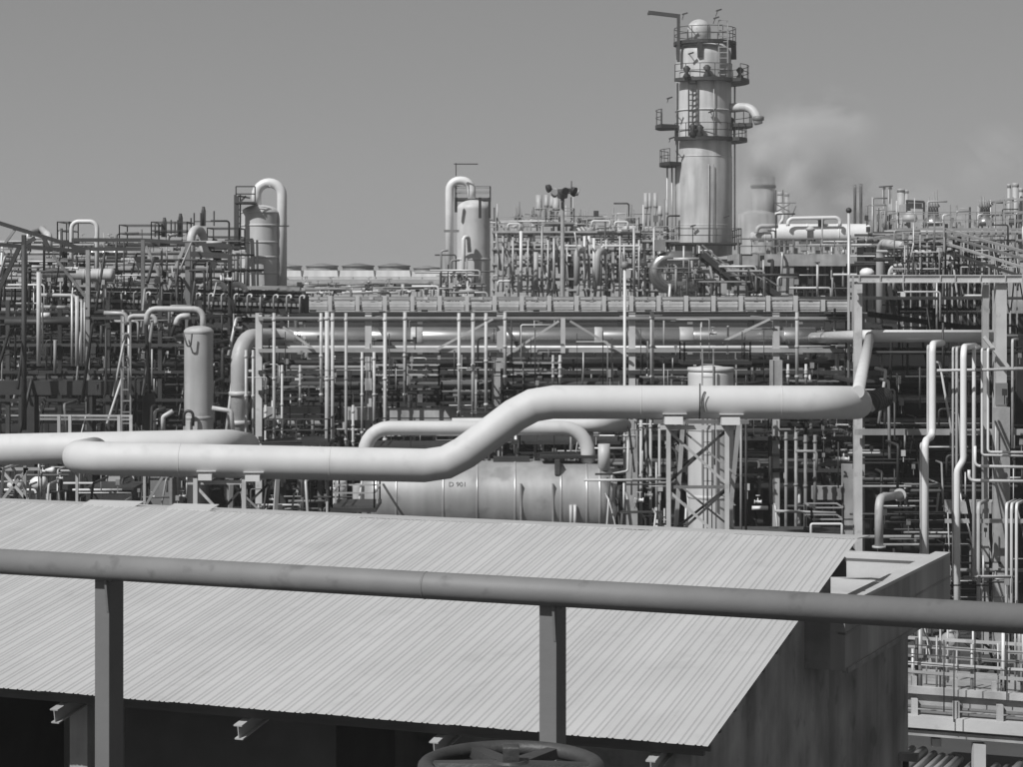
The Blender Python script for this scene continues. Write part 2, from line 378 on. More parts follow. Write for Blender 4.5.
# ------------------------------------------------------------------ concrete building with the parapet, right of the shed
NB = P(845, 671, 27.5); zt = P(845, 608, 27.5).z; zb = NB.z
FB = NB + D3*6.13; E1 = -D1                       # to the right
cb = thing('concrete_building', 'stained concrete building with a projecting parapet box at the right of the shed', 'building', Vector((NB.x-2, NB.y+2, 0)))
def prism(q, z0, z1):
    q = [Vector((v.x, v.y, 0)) for v in q]
    if ((q[1]-q[0]).cross(q[2]-q[0])).z < 0: q = q[::-1]
    return MB().hexa([v+UP*z0 for v in q], [v+UP*z1 for v in q])
tk = 0.20
part('parapet', prism([NB, FB, FB+D1*tk, NB+D1*tk+D3*0.0], zb, zt), 'parapet', cb)                 # right flank
part('parapet', prism([NB+D1*tk+D3*.003, NB+D1*2.2+D3*.003, NB+D1*2.2+D3*.18, NB+D1*tk+D3*.18], zb, zt-.004), 'shedw', cb)  # front face darker: its shade is put into the colour
part('parapet', prism([FB+D1*(tk+.002), FB+D1*2.1, FB+D1*2.1-D3*.22, FB+D1*(tk+.002)-D3*.22], zb, zt-.003), 'slab', cb)
part('coping', prism([FB+D1*(tk+.1), FB+D1*2.1, FB+D1*2.1-D3*.27, FB+D1*(tk+.1)-D3*.27], zt-.09, zt-.02), 'slab', cb)
part('coping', prism([NB-D3*.02-D1*.0, FB+D3*.02, FB+D3*.02+D1*.24, NB-D3*.02+D1*.24], zt-.001, zt+.045), 'slab', cb)
part('drip_groove', prism([NB-D1*.012, FB-D1*.012, FB+D1*.1, NB+D1*.1], zt-.36, zt-.33), 'wall', cb)
part('drip_edge', prism([NB-D1*.03+D3*.05, FB-D1*.03, FB+D1*.05, NB+D1*.05+D3*.05], zb-.035, zb+.03), 'wall', cb)
part('roof_slab', prism([NB+D3*.2+D1*.22, FB-D3*.24+D1*.22, FB-D3*.24+D1*3.2, NB+D3*.2+D1*2.0], zb+.12, zb+.42), 'slab', cb)
wn = NB + D1*0.65 + D3*0.12; wf = FB + D1*0.65 - D3*0.1
part('wall', prism([wn, wf, wf+D1*2.4, wn+D1*0.9], 0.0, zb-.001), 'wall', cb)
part('pilaster', prism([wn-D1*.03-D3*.1, wn-D1*.03+D3*.06, wn+D1*.3+D3*.06, wn+D1*.3-D3*.1], 0.0, zb-.05), 'wall', cb)
q0 = wf + D1*0.0 - D3*0.55
part('wall_spout', MB().beam(Vector((q0.x, q0.y, P(895,752,33).z)), Vector((q0.x, q0.y, P(895,752,33).z))-D1*.3, .14, .12), 'wall', cb)
part('downpipe', MB().tube([Vector((q0.x, q0.y, P(895,757,33).z))-D1*.1, Vector((q0.x, q0.y, 0.02))-D1*.1], .05, 8), 'dark', cb)
wv = NB+D3*3.9-D1*.02
solo('loose_wire', MB().tube([wv+UP*(zb-zt)*-.3+UP*.1, wv-D1*.10+UP*(-.05), wv-D1*.22+UP*-.25], .012, 6), 'bright', 'short pale curved wire hanging off the parapet below the handrail', 'wire')
cable = MB().tube([FB+D1*1.9-D3*.29+UP*(zt-.45-FB.z), FB+D1*1.2-D3*.29+UP*(zt-.40-FB.z), FB+D1*.5-D3*.29+UP*(zt-.43-FB.z)], .015, 6)
solo('roof_cable', cable, 'dark', 'thin dark cable along the inner face of the parapet', 'cable')

# ------------------------------------------------------------------ the big white pipes and their trestles
YP = 50.0
mb = MB(); rb_ = PX(16.8, YP)
a = P(80, 458, YP)
pts = [P(94, 452.5, 54.8), P(72, 458, YP), P(447, 466, YP), P(532, 402, YP), P(855, 402.5, YP), P(857, 404, YP+6)]
wp = thing('white_pipe', 'fat white pipe rising through an S-bend in the middle of the picture', 'pipe', Vector((pts[2].x, YP, 0)))
part('pipe_run', MB().tube(pts, rb_, 32, 1.55), 'white', wp)
for px, py in ((180, 460.3), (330, 463.5), (640, 402.2), (780, 402.3)):
    part('weld_seam', MB().lathe(P(px, py, YP), Vector((1,0,-.02)), [(rb_, 0), (rb_+.006, .012), (rb_, .024)], 32), 'white', wp)
rbk = PX(15.6, 55)
bp = thing('back_pipe', 'fat white pipe lying behind the left end of the S-bend pipe', 'pipe', Vector((P(100,446,56).x, 56, 0)))
part('pipe_run', MB().tube([P(-120, 452, 55), P(228, 444.5, 56), P(246, 446, 63)], rbk, 28, 0.9), 'white', bp)
pipe([(858, 392, YP+.3), (870, 336, 69.6)], 6.4, 'white', 'thick slanting white pipe linking the S-bend pipe to the pipe above', seg=16)
pipe([(700, 383.5, YP-.45), (700, 402, YP-.47), (699.5, 419, YP-.35)], 0.8, 'dark', 'thin dark strap wire hanging over the white pipe above its trestle', 'wire', seg=5)
pipe([(706, 392, YP-.46), (703.5, 400, YP-.475), (704.5, 412, YP-.44)], 0.5, 'dark', 'short curved hairline wire on the flank of the white pipe', 'wire', seg=5)

def trestle(xl, xr, ytop, ybot, Y, Yb, label, ymid=None):
    L_ = P(xl, ytop, Y); Rr = P(xr, ytop, Y); zb_ = 0.0
    tr = thing('pipe_trestle', label, 'trestle', Vector(((L_.x+Rr.x)/2, (Y+Yb)/2, 0)), 'trestles under the white pipe')
    t_ = PX(3.4, Y)
    def leg(x0, y0, x1, y1, zt_): part('leg', MB().beam(Vector((x0,y0,0)), Vector((x1,y1,zt_)), t_*1.25, t_*1.25), 'pale', tr)
    for x, sg in ((L_.x, -1), (Rr.x, 1)):
        leg(x, Y, x, Y, L_.z+.12); leg(x+sg*-.1, Yb+1.6, x+.55, Yb, L_.z)
    zt_ = L_.z
    part('cross_beam', MB().beam(Vector((L_.x-.2,Y+t_*.8,zt_)), Vector((Rr.x+.2,Y+t_*.8,zt_)), t_, t_*1.3), 'pale', tr)
    part('cross_beam', MB().beam(Vector((L_.x-.2,Yb,zt_-.01)), Vector((Rr.x+.8,Yb,zt_-.01)), t_, t_*1.3), 'steel', tr)
    for zz in [zt_-1.45*k for k in range(1, 6)]:
        part('cross_beam', MB().beam(Vector((L_.x,Y+t_*.8,zz)), Vector((Rr.x,Y+t_*.8,zz)), t_*.8, t_*.9), 'steel', tr)
        part('cross_beam', MB().beam(Vector((L_.x,Y,zz+.1)), Vector((L_.x+.3,Yb+.4,zz+.1)), t_*.8, t_*.9), 'steel', tr)
        part('cross_beam', MB().beam(Vector((Rr.x,Y,zz+.1)), Vector((Rr.x+.3,Yb+.4,zz+.1)), t_*.8, t_*.9), 'steel', tr)
    for k in range(5):
        z1, z0 = zt_-1.45*k-.08, zt_-1.45*(k+1)+.08
        part('brace', MB().beam(Vector((L_.x,Y+.02,z1)), Vector((Rr.x,Y+.02,z0)), t_*.7, t_*.8), 'pale', tr)
        part('brace', MB().beam(Vector((L_.x,Y+.18,z0)), Vector((Rr.x,Y+.18,z1)), t_*.6, t_*.7), 'dark', tr)
        part('brace', MB().beam(Vector((L_.x+.3,Yb+.3,z0)), Vector((Rr.x+.5,Yb+.3,z1)), t_*.6, t_*.7), 'dark', tr)
        part('brace', MB().beam(Vector((L_.x+.35,Yb+.2,z1)), Vector((Rr.x+.5,Yb+.2,z0)), t_*.5, t_*.6), 'steel', tr)
    return tr
tr1 = trestle(668.5, 727, 427.5, 530, YP-.15, YP+2.2, 'lattice pipe trestle under the raised right half of the white pipe')
tr2 = trestle(195.5, 244, 482.5, 512, YP-.15, YP+2.2, 'lattice pipe trestle under the low left half of the white pipe')
for tr, pads in ((tr1, ((665,683,417,424.5), (722,740,417.5,425))), (tr2, ((198,211.5,474.5,480.5), (245,259.5,475.5,481.5)))):
    for x0, x1, y0, y1 in pads:
        A = P(x0, y1, YP-.52); B = P(x1, y0, YP-.52)
        sh = part('pipe_shoe', MB().box((A.x, YP-.52, A.z), (B.x, YP+.45, B.z)), 'bright', tr)
        A = P(x0-2, y0-2.6, YP-.47); B = P(x1+4, y0-3.4, YP-.47)
        part('saddle_plate', MB().box((A.x, YP-.42, A.z), (B.x, YP+.42, B.z)), 'white', sh)
# stray props left of the low trestle
for i, (x0, y0, x1, y1, m, lb) in enumerate(((144.5, 475, 144.5, 506, 'galv', 'upright pale post under the left end of the white pipe'), (163, 476, 146, 505, 'galv', 'slanting pale strut under the left end of the white pipe'),
        (171, 478, 170, 505, 'galv', 'slender upright pipe between the slanting strut and the low trestle'), (77, 468, 77, 500, 'pale', 'pale upright leg below the rounded left end of the white pipe'))):
    solo('strut', MB().beam(P(x0, y0, 52), P(x1, y1, 52)-UP*(0 if i == 1 else 4), PX(2.6,52), PX(2.6,52)), m, lb, 'strut')
# ------------------------------------------------------------------ helpers for plant structures
def col_part(root, x, y, z0, z1, wd, m, name='column', I=False):
    mb = MB()
    if I: mb.ibeam(Vector((x,y,z0)), Vector((x,y,z1)), wd, wd)
    else: mb.box((x-wd/2, y-wd/2, z0), (x+wd/2, y+wd/2, z1))
    return part(name, mb, m, root)
def rack(name, label, cat, pxs, pys, Y0, Y1, top, cw=4, bw_=3, mc='pale', mbm='steel', group=None, rows=2, bot=0.0, cross=True, over=0.0, mrear=None, nlit=9):
    """columns at pixels pxs (front row, depth Y0), beams at rows pys, back row(s) to depth Y1"""
    xs = [(p-511.5)/F*Y0 for p in pxs]; zs = [ZC-(p-HZ)/F*Y0 for p in pys]; zt_ = ZC-(top-HZ)/F*Y0
    c = PX(cw, Y0); b = PX(bw_, Y0)
    root = thing(name, label, cat, Vector(((xs[0]+xs[-1])/2, (Y0+Y1)/2, 0)), group)
    ys = [Y0+(Y1-Y0)*k/(rows-1) for k in range(rows)]
    for j, y in enumerate(ys):
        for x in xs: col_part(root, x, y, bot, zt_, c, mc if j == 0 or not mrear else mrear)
        for z in zs: part('beam', MB().beam(Vector((xs[0]-over, y-c*.5-b*.52, z)), Vector((xs[-1]+over, y-c*.5-b*.52, z)), b, b*1.25), mbm if zs.index(z) < nlit and j == 0 else 'black' if j else 'dark', root)  # lower beams and rear rows coloured darker to stand for shade
    if cross:
        for x in xs:
            for z in zs: part('cross_beam', MB().beam(Vector((x, Y0+c*.5, z-.03)), Vector((x, Y1-c*.5, z-.03)), b*.9, b), mbm, root)
    return root, xs, zs
def platform(label, px0, px1, py, Y0, Y1, hrail=1.0, m='galv', cat='walkway', group=None, legs=None, stairs=None, mr='steel', thick=0.12):
    A = P(px0, py, Y0); B = P(px1, py, Y0)
    r_ = thing('access_platform', label, cat, Vector(((A.x+B.x)/2, (Y0+Y1)/2, 0 if legs else A.z-thick)), group)
    part('deck', MB().box((A.x, Y0, A.z-thick), (B.x, Y1, A.z)), m, r_)
    rr = max(.022, PX(.42, Y0))
    part('railing', MB().railing([(A.x+.05,Y0+.05,A.z),(B.x-.05,Y0+.05,A.z),(B.x-.05,Y1-.05,A.z),(A.x+.05,Y1-.05,A.z)], hrail, 1.5, rr, True), mr, r_)
    if legs is not None:
        for x in (A.x+.15, B.x-.15):
            for y in (Y0+.2, Y1-.2): part('leg', MB().beam(Vector((x,y,legs)), Vector((x,y,A.z-thick)), PX(1.6,Y0), PX(1.6,Y0)), m, r_)
    return r_
def vessel_v(label, px0, px1, pytop, pybot, Y, m, seg=32, dome=0.5, bandpys=(), name='vessel', cat='vessel', group=None, skirt=None):
    r = PX((px1-px0)/2, Y); c = P((px0+px1)/2, pytop, Y); zt_ = c.z; zb_ = 0.0 if pybot is None else P(0, pybot, Y).z
    base = Vector((c.x, Y+r, zb_)); H = zt_-zb_; dh = r*dome
    root = thing(name, label, cat, base, group)
    prof = [(r, 0), (r, .03), (r, H-dh-.12), (r, H-dh-.04), (r, H-dh)] + [(r*math.cos(a), H-dh+dh*math.sin(a)) for a in [R(k*10) for k in range(1, 10)]]
    part('shell', MB().lathe(base, UP, prof, seg), m, root)
    for by in bandpys:
        z = P(0, by, Y).z; part('band', MB().lathe(Vector((base.x, base.y, z)), UP, [(r*1.002, 0), (r*1.03, .02), (r*1.03, .10), (r*1.002, .12)], seg), m, root)
    return root, base, r, H

# ------------------------------------------------------------------ horizontal drum behind the shed
YT = 62.0
tr_ = PX(38, YT); tz = P(0, 502, YT).z; x0 = P(377, 0, YT).x; x1 = P(600, 0, YT).x; yc = YT+tr_
tank = thing('storage_drum', 'weathered grey horizontal storage drum with stencilled number behind the shed roof', 'tank', Vector(((x0+x1)/2, yc, 4.0)))
prof = [(0.02, -0.62), (tr_*.45, -.56), (tr_*.75, -.42), (tr_*.93, -.2), (tr_, 0), (tr_, .04), (tr_, x1-x0-.04), (tr_, x1-x0)] + [(tr_*math.cos(R(a)), x1-x0+0.62*math.sin(R(a))) for a in range(9, 91, 9)]
part('shell', MB().lathe(Vector((x0, yc, tz)), Vector((1,0,0)), prof, 48), 'drum', tank)
for px in (395, 442, 476, 514, 560, 586, 599):
    x = P(px, 0, YT).x; part('band', MB().lathe(Vector((x, yc, tz)), Vector((1,0,0)), [(tr_, 0), (tr_+.018, .012), (tr_+.018, .06), (tr_, .072)], 48), 'drum', tank)
for px in (520, 552): part('clip_row', MB().box((P(px,0,YT).x, yc-tr_-.03, tz-.6), (P(px,0,YT).x+.05, yc-tr_*.8, tz+.55)), 'steel', tank)
for px in (420, 570):
    x = P(px, 0, YT).x; part('saddle', MB().box((x-.2, yc-tr_*.8, 4.0), (x+.2, yc+tr_*.8, tz-tr_*.6)), 'conc', tank)
for px in (571, 575): part('drain_pipe', MB().tube([P(px, 505, YT-.05), P(px, 530, YT-.05)], .05, 8), 'pale', tank)
fc = bpy.data.curves.new('drum_number', 'FONT'); fc.body = 'D 901'; fc.size = 0.215; fc.extrude = 0.002; fc.align_x = 'CENTER'
fo = bpy.data.objects.new('drum_number', fc); COL.objects.link(fo)
dg = bpy.context.evaluated_depsgraph_get(); me = bpy.data.meshes.new_from_object(fo.evaluated_get(dg)); bpy.data.objects.remove(fo)
for v in me.vertices:      # wrap the print round the shell
    th = math.asin((P(0, 487, YT).z-tz)/tr_) + v.co.y/tr_; rr_ = tr_+.004+v.co.z
    v.co = Vector((v.co.x+P(457.5,0,YT).x, yc-rr_*math.cos(th), tz+rr_*math.sin(th))) - wpos(tank)
me.materials.append(M['letter']); lo = bpy.data.objects.new('lettering', me); COL.objects.link(lo); lo.parent = tank
part('manway', MB().lathe(P(610, 496, YT+tr_*.7), Vector((1,-.2,0)), [(.28,0),(.28,.25),(.34,.25),(.34,.36)], 16), 'dark', tank)
part('top_walkway', MB().box((P(540,0,YT).x, yc-.5, tz+tr_+.12), (P(616,0,YT).x, yc+.6, tz+tr_+.2)).railing([P(538,464,YT+1.2), P(600,464,YT+1.2)], .35, .6, .02), 'dark', tank)
part('top_fitting', MB().box((P(493,0,YT).x, yc-.2, tz+tr_-.05), (P(530,0,YT).x, yc+.1, tz+tr_+.14)), 'dark', tank)
part('top_fitting', MB().box((P(555,0,YT).x, yc-.9, tz+tr_-.35), (P(560,0,YT).x, yc-.5, tz+tr_+.1)), 'dark', tank)
# elevated concrete floor that carries the drum, its gloom put into a near-black colour
tag(solo('plant_floor', MB().box((P(180,0,66).x, 57, 3.6), (P(842,0,66).x, 70.5, 3.998)), 'ground'), kind='structure')
pipe([(365, 470, YT+1), (365, 428, YT+1), (588, 428, YT+1), (588, 466, YT+1)], 7.2, 'white', 'white overhead pipe bridging from left of the drum down onto its top', seg=20, fil=.75, bands=0)
pipe([(452, 425, YT+3.5), (602, 425, YT+3.5), (625, 425.5, YT+6)], 7.0, 'white', 'short stout white pipe just behind the bridging pipe over the drum', seg=18, fil=.7)
pipe([(604, 470, YT+.6), (604, 444, YT+.6)], 6, 'pale', 'stubby pale standpipe between the drum end and the bridging pipe', seg=14)
pipe([(612, 502, YT-.5), (612, 474, YT-.5), (628, 471, YT-.3), (628, 440, YT-.3)], 1.2, 'pale', 'thin bent pale pipe at the right end of the drum', seg=8)
vessel_v('small upright pale drum standing left of the stencilled storage drum', 331, 346, 480, 512, 62, 'pale', 20, .4, (492,))
vessel_v('small upright grey drum close to the left end of the storage drum', 352, 364, 484, 512, 61, 'vessel', 20, .4)

# ------------------------------------------------------------------ white column vessel inside the trestle
vv, vb, vr, vh = vessel_v('white upright vessel with a ladder seen through the lattice trestle', 690, 736, 366, None, 64, 'column', 40, .38, (372, 432, 500))
part('ladder', MB().ladder(Vector((P(706,0,64).x, 63.4, 6)), vh-5.4, .34, .02), 'steel', vv)
part('ladder_cage', MB().railing([(P(712,0,64).x, 63.2, vh-3), (P(712,0,64).x, 63.19, vh-3.01)], 3, 1, .02), 'dark', vv)
for i, (px, m) in enumerate(((703.5,'dark'),(707.5,'black'),(712,'dark'),(716,'steel'))):
    solo('conduit', MB().tube([P(px, 560, 63.2), P(px, 418, 63.2)], PX(.55+.2*(i%2), 63), 6), m, 'thin '+ADJ[m]+' conduit up the front of the white upright vessel, '+ORD[i]+' from the left', 'conduit', 'conduits on the white upright vessel')
platform('small caged platform on top of the white upright vessel', 683, 752, 361, 66.6, 68.4, .62, 'dark', mr='dark')
for i, (px, m) in enumerate(((746, 'dark'), (741, 'steel'))):
    solo('lamp_pole', MB().tube([P(px, 418, 63), P(px, 545, 63)], PX(1.2, 63), 8), m, ('dark', 'grey')[i]+' slender pole just right of the trestle beneath the white pipe', 'pole')

# ------------------------------------------------------------------ the long main rack with the shiny insulated pipe
YA, YB = 76.0, 84.0
rk, xs, zs = rack('pipe_rack', 'long pale steel pipe rack across the middle carrying the shiny insulated pipe', 'pipe rack',
    [259, 368.5, 500, 632, 776, 861], [318.5, 350.5, 372, 392, 438, 470], YA, YB, 313, 6.5, 3, 'pale', 'galv', mrear='dark', nlit=2)
for a, b in (((283,327),(312,348)), ((437,349),(493,319)), ((505,356),(559,321)), ((570,321),(628,356)), ((722,342),(770,319))):
    part('brace', MB().beam(P(*a, YA-.35), P(*b, YA-.35), PX(2.2,YA), PX(2.2,YA)), 'galv', rk)
part('truss_post', MB().beam(P(563, 318, YA-.3), P(563, 353, YA-.3), PX(4.5,YA), PX(4.5,YA)), 'pale', rk)
part('top_rail', MB().beam(P(259, 314, YA-.4), P(861, 314.5, YA-.4), PX(1.2,YA), PX(1.2,YA)), 'dark', rk)
for a, b, y0, y1 in ((492,500.5,360,430), (770,781,360,392), (624,637,420,540), (842,853.5,464,545)):
    A = P(a, y0, YA-.5); B = P(b, y1, YA-.5); part('concrete_pier', MB().box((A.x, YA-.9, B.z), (B.x, YA-.35, A.z)), 'conc', rk)
for a, b, y0, y1 in ((264,321,407,419.5), (345,372,407,419.5), (390,492,408,420), (812,842,486,499)):
    A = P(a, y0, YA-.5); B = P(b, y1, YA-.5); part('concrete_beam', MB().box((A.x, YA-.8, B.z), (B.x, YA-.3, A.z)), 'conc', rk)
# shiny insulated pipe with collars
rs = PX(10.5, 79)
sp = thing('insulated_pipe', 'shiny aluminium-clad insulated pipe running the length of the main rack', 'pipe', Vector((P(560,338,79).x, 79, 0)))
part('pipe_run', MB().tube([P(239.5, 470, 76.4), P(239.5, 337.5, 76.4), P(272, 337.6, 78.6), P(300, 337.7, 79), P(830, 339, 79)], rs*.82, 24, 1.0), 'pale', sp, label='matt painted elbow end of the pipe')
ra_ = rs*1.05
for a, b, m in ((288, 366, 'alu'), (372, 411, 'alu'), (411, 423, 'pale'), (423, 497, 'alu'), (505, 594, 'alu'), (594, 602, 'pale'), (602, 679, 'alu'), (679, 693, 'pale'), (693, 773, 'alu'), (783, 815, 'alu')):
    A, B = P(a, 338.2, 79), P(b, 338.4, 79); part('cladding', MB().lathe(A, B-A, [(ra_*.985, 0), (ra_*(1.03 if m == 'pale' else 1), .02), (ra_*(1.03 if m == 'pale' else 1), (B-A).length-.02), (ra_*.985, (B-A).length)], 24), m, sp)
for y in (396, 425): part('flange', MB().lathe(P(239.5, y, 76.4), UP, [(rs*.82,0),(rs*1.0,.02),(rs*1.0,.16),(rs*.82,.18)], 24), 'pale', sp)
pipe([(812, 338, 78.9), (866, 336, 69.6), (994, 336, 69.6)], 5.5, 'bright', 'white pipe continuing the shiny pipe to the right column', seg=16, fil=.5)
# pipes lying on the levels of the rack
def levels(pys, x0, x1, Y0, Y1, n, rmin, rmax, mats, label, group, seed, cat='pipe', seg=6, skip=0.0):
    rr = random.Random(seed); k = 0
    for py in pys:
        z = ZC-(py-HZ)/F*Y0
        for i in range(n):
            if rr.random() < skip: continue
            y = Y0+(Y1-Y0)*(i+.5)/n; r = PX(rr.uniform(rmin, rmax), Y0)
            a = (x0-511.5)/F*Y0+rr.uniform(0, 1.2); b = (x1-511.5)/F*Y0-rr.uniform(0, 1.2)
            if rr.random() < .3: a, b = sorted((rr.uniform(a, b), rr.choice((a, b))))
            if b-a < 1.5: continue
            zz = z+r+.1+rr.uniform(0, .15); pts = [Vector((a,y,zz)), Vector((b,y,zz))]
            u = rr.random()
            if u < .25: pts.append(Vector((b, y, zz-rr.uniform(.8, 3))))
            elif u < .4: pts.insert(0, Vector((a, y, zz+rr.uniform(.4, 1.0))))
            m_ = rr.choice(mats); lv_ = pys.index(py)
            lb = ADJ[m_]+' pipe '+label+', '+('top' if lv_ == 0 else ORD[lv_])+' level, '+ORD[i]+' from the front'
            solo('pipe', MB().tube(pts, r, seg), m_, lb, cat, group)
levels([353, 374, 394, 440, 472], 262, 858, YA+.6, YB-.4, 9, .8, 3.4, ['steel','dark','galv','dark','dark','black'], 'lying on the long main rack', 'pipes lying on the main rack', 3)
# standpipes in front of the rack, each where the photograph has it
vp = [(123+0,246,350,445,1.4),(0,253,350,445,1.3),(0,274,313,447,1.6),(0,265.5,405,447,1.3),(0,282,365,447,1.2),(0,300,365,407,1.2),(0,321,313,402,1.5),(0,327,312,449,2.2),(0,332.5,313,447,1.7),
      (0,346,313,447,1.5),(0,353,405,449,1.3),(0,362,352,440,1.3),(0,374,352,440,1.5),(0,385,313,447,1.8),(0,405,312,402,1.8),(0,459,313,420,1.6),(0,473,313,420,1.8),(0,476,370,420,1.0),(0,486,313,412,1.7),
      (0,505,312,384,1.7),(0,553,355,384,1.2),(0,560,355,384,1.5),(0,652,311,384,2.0),(0,641,420,535,1.6),(0,650.6,420,535,1.5),(0,659.5,420,535,1.4),(0,788,364,384,1.4),(0,797,312,384,1.8),(0,806,364,384,1.4),
      (0,786,432,540,1.6),(0,796,432,540,1.7),(0,805.5,435,540,1.8),(0,815,435,486,1.8)]
vp.sort(key=lambda q: q[1])
nm = {0:'beside the shiny pipe elbow', 1:'in the first bay of the main rack', 2:'in the second bay of the main rack', 3:'in the third bay of the main rack', 4:'in the wide bay before the trestle', 5:'near the right end of the main rack'}
cnt = {}
for (_, px, y0, y1, r) in vp:
    k = 0 if px < 256 else 1 if px < 366 else 2 if px < 498 else 3 if px < 626 else 4 if px < 700 else 5
    cnt[k] = cnt.get(k, 0)+1
    lb = ('long ' if y1-y0 > 80 else 'short ')+('stout' if r >= 1.8 else 'thin')+' pale standpipe '+nm[k]+', '+ORD[cnt[k]-1]+' from the left'
    Yv = 73.8; pts = [P(px, y1+(40 if y1 > 440 else 0), Yv), P(px, y0, Yv)]
    mb = MB().tube(pts, PX(r, Yv), 10)
    for yy in (y0+8, (y0+y1)/2, y1-6): mb.lathe(P(px, yy, Yv), UP, [(PX(r*1.0,Yv),0),(PX(r*1.35,Yv),.01),(PX(r*1.35,Yv),.09),(PX(r,Yv),.1)], 10)
    dim = px > 780 and y0 > 430  # darker paint puts the gloom here into the pipe colour
    solo('standpipe', mb, 'steel' if dim else 'pale', lb.replace('pale', 'dim').replace('stout ', '').replace('thin ', '') if dim else lb, 'pipe', 'standpipes in front of the main rack')
pipe([(624.7, 540, 72.5), (624.7, 268, 72.5)], 1.5, 'bright', 'very tall thin white mast rising in front of the main rack', 'mast', name='mast', seg=8)
solo('mast_lamp', MB().lathe(P(624.7, 269, 72.5), UP, [(.05,0),(.14,.05),(.14,.2),(.04,.28)], 10), 'steel', 'small lamp head on the very tall thin mast', 'lamp')

# second rack behind: dense and dark, and an added black shade hall wall behind it all
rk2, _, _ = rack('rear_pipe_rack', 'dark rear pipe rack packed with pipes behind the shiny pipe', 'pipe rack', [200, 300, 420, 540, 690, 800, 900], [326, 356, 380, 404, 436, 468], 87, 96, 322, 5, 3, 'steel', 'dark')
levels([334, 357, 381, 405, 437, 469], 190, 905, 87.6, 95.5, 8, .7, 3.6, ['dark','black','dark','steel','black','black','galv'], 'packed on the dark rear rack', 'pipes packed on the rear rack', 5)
backdrop = thing('shade_backdrop', 'black shade backdrop closing the view behind the racks', 'building', Vector((0, 100, 0)))
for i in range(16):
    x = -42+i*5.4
    part('backdrop_bay', MB().box((x, 99.5, 0), (x+5.3, 101, 11.0)), 'black', backdrop)
    part('backdrop_rib', MB().box((x-.15, 99.2, 0), (x+.15, 99.49, 11.2)), 'dark', backdrop)
for z in (2.6, 5.4, 8.2): part('backdrop_ledge', MB().box((-42, 98.4, z), (44, 99.19, z+.3)), 'dark', backdrop)

# clutter: valves, short pipe runs, brackets, boxes - each an object of its own
def clutter(n, x0, x1, y0, y1, Ya, Yb, mats, where, group, seed, rmin=.6, rmax=1.7, kinds='vhlwk'):
    rr = random.Random(seed)
    for i in range(n):
        for tries in range(40):
            Y = rr.uniform(Ya, Yb); px = rr.uniform(x0, x1); py = rr.uniform(y0, y1); m = rr.choice(mats); r = PX(rr.uniform(rmin, rmax), Y); k = rr.choice(kinds)
            if k == 'w' and USED.get('valves', 0) >= 290: k = 'k'
            nr = near(px, py); ad = ADJ[m]; thin = r < PX((rmin+rmax)/2, Y); sz = 'thin ' if thin else 'stout '
            key = (k, m, thin, nr) if k in 'vhl' else (k, m, nr)
            if key not in USED: break
        else: continue
        USED[key] = 1; c = P(px, py, Y)
        if k == 'w': USED['valves'] = USED.get('valves', 0)+1
        if k == 'v':
            h = PX(rr.uniform(12, 55), Y); pts = [c+UP*h/2, c-UP*h/2]
            if rr.random() < .35: pts.insert(0, c+UP*h/2+Vector((rr.choice((-1,1))*rr.uniform(.4,1.5),0,0)))
            solo('conduit' if thin else 'riser', MB().tube(pts, r, 7), m, sz+ad+(' upright conduit ' if thin else ' upright pipe ')+nr, 'conduit' if thin else 'pipe', ('upright conduits ' if thin else 'upright pipes ')+group)
        elif k == 'h':
            h = PX(rr.uniform(12, 60), Y); pts = [c-Vector((h/2,0,0)), c+Vector((h/2,0,0))]
            if rr.random() < .4: pts.append(pts[-1]-UP*rr.uniform(.5,2))
            solo('branch_conduit' if thin else 'branch_pipe', MB().tube(pts, r, 7), m, sz+ad+(' level conduit ' if thin else ' level pipe ')+nr, 'conduit' if thin else 'pipe', ('level conduits ' if thin else 'level pipes ')+group)
        elif k == 'l':
            pts = [c, c+Vector((0, -rr.uniform(.5,2), 0)), c+Vector((rr.uniform(-.3,.3), -2, -rr.uniform(1,3)))]
            solo('bent_pipe', MB().tube(pts, r*1.2, 7), m, sz+ad+' bent pipe dropping '+nr, 'pipe', 'bent pipes '+group)
        elif k == 'w':       # gate valve with handwheel
            s_ = r*1.6; mb = MB().lathe(c-Vector((s_*2,0,0)), Vector((1,0,0)), [(s_*1.1,0),(s_*1.1,s_*.4),(s_*.6,s_*.5),(s_,s_*2),(s_*.6,s_*3.5),(s_*1.1,s_*3.6),(s_*1.1,s_*4)], 8)
            mb.lathe(c, UP, [(s_*.5,0),(s_*.3,s_*2),(s_*.12,s_*2.1),(s_*.12,s_*3.6)], 6); mb.lathe(c+UP*s_*3.4, UP, [(s_*1.3,0),(s_*1.3,s_*.25)], 10)
            solo('gate_valve', mb, m, ad+' gate valve with handwheel '+nr, 'valve', 'gate valves '+group)
        else:                # one junction box shape on a bracket, named by its tone alone
            s_ = PX(rr.uniform(2, 5), Y); mb = MB().box((c.x-s_*.5, c.y-s_*.3, c.z-s_*.7), (c.x+s_*.5, c.y+s_*.3, c.z+s_*.7)).beam(c-UP*s_*.7, c-UP*s_*2.6, s_*.2, s_*.2)
            light_toned = m in ('pale','bright','galv'); solo('junction_box' if light_toned else 'darker_box', mb, m, ad+(' box on a bracket ' if light_toned else ' bracket-mounted box ')+nr, 'box' if light_toned else 'instrument', ('small boxes ' if light_toned else 'darker boxes ')+group)  # the darker ones are the same boxes, not instruments
DK = ['dark','dark','steel','dark','galv','black']; LT = ['pale','galv','steel','bright','pale']; MX = DK+DK+LT
clutter(190, 262, 860, 330, 440, 74.3, 86, MX+['dark','galv'], '', 'among the main rack levels', 10, .45, 1.2, 'vvvhw')
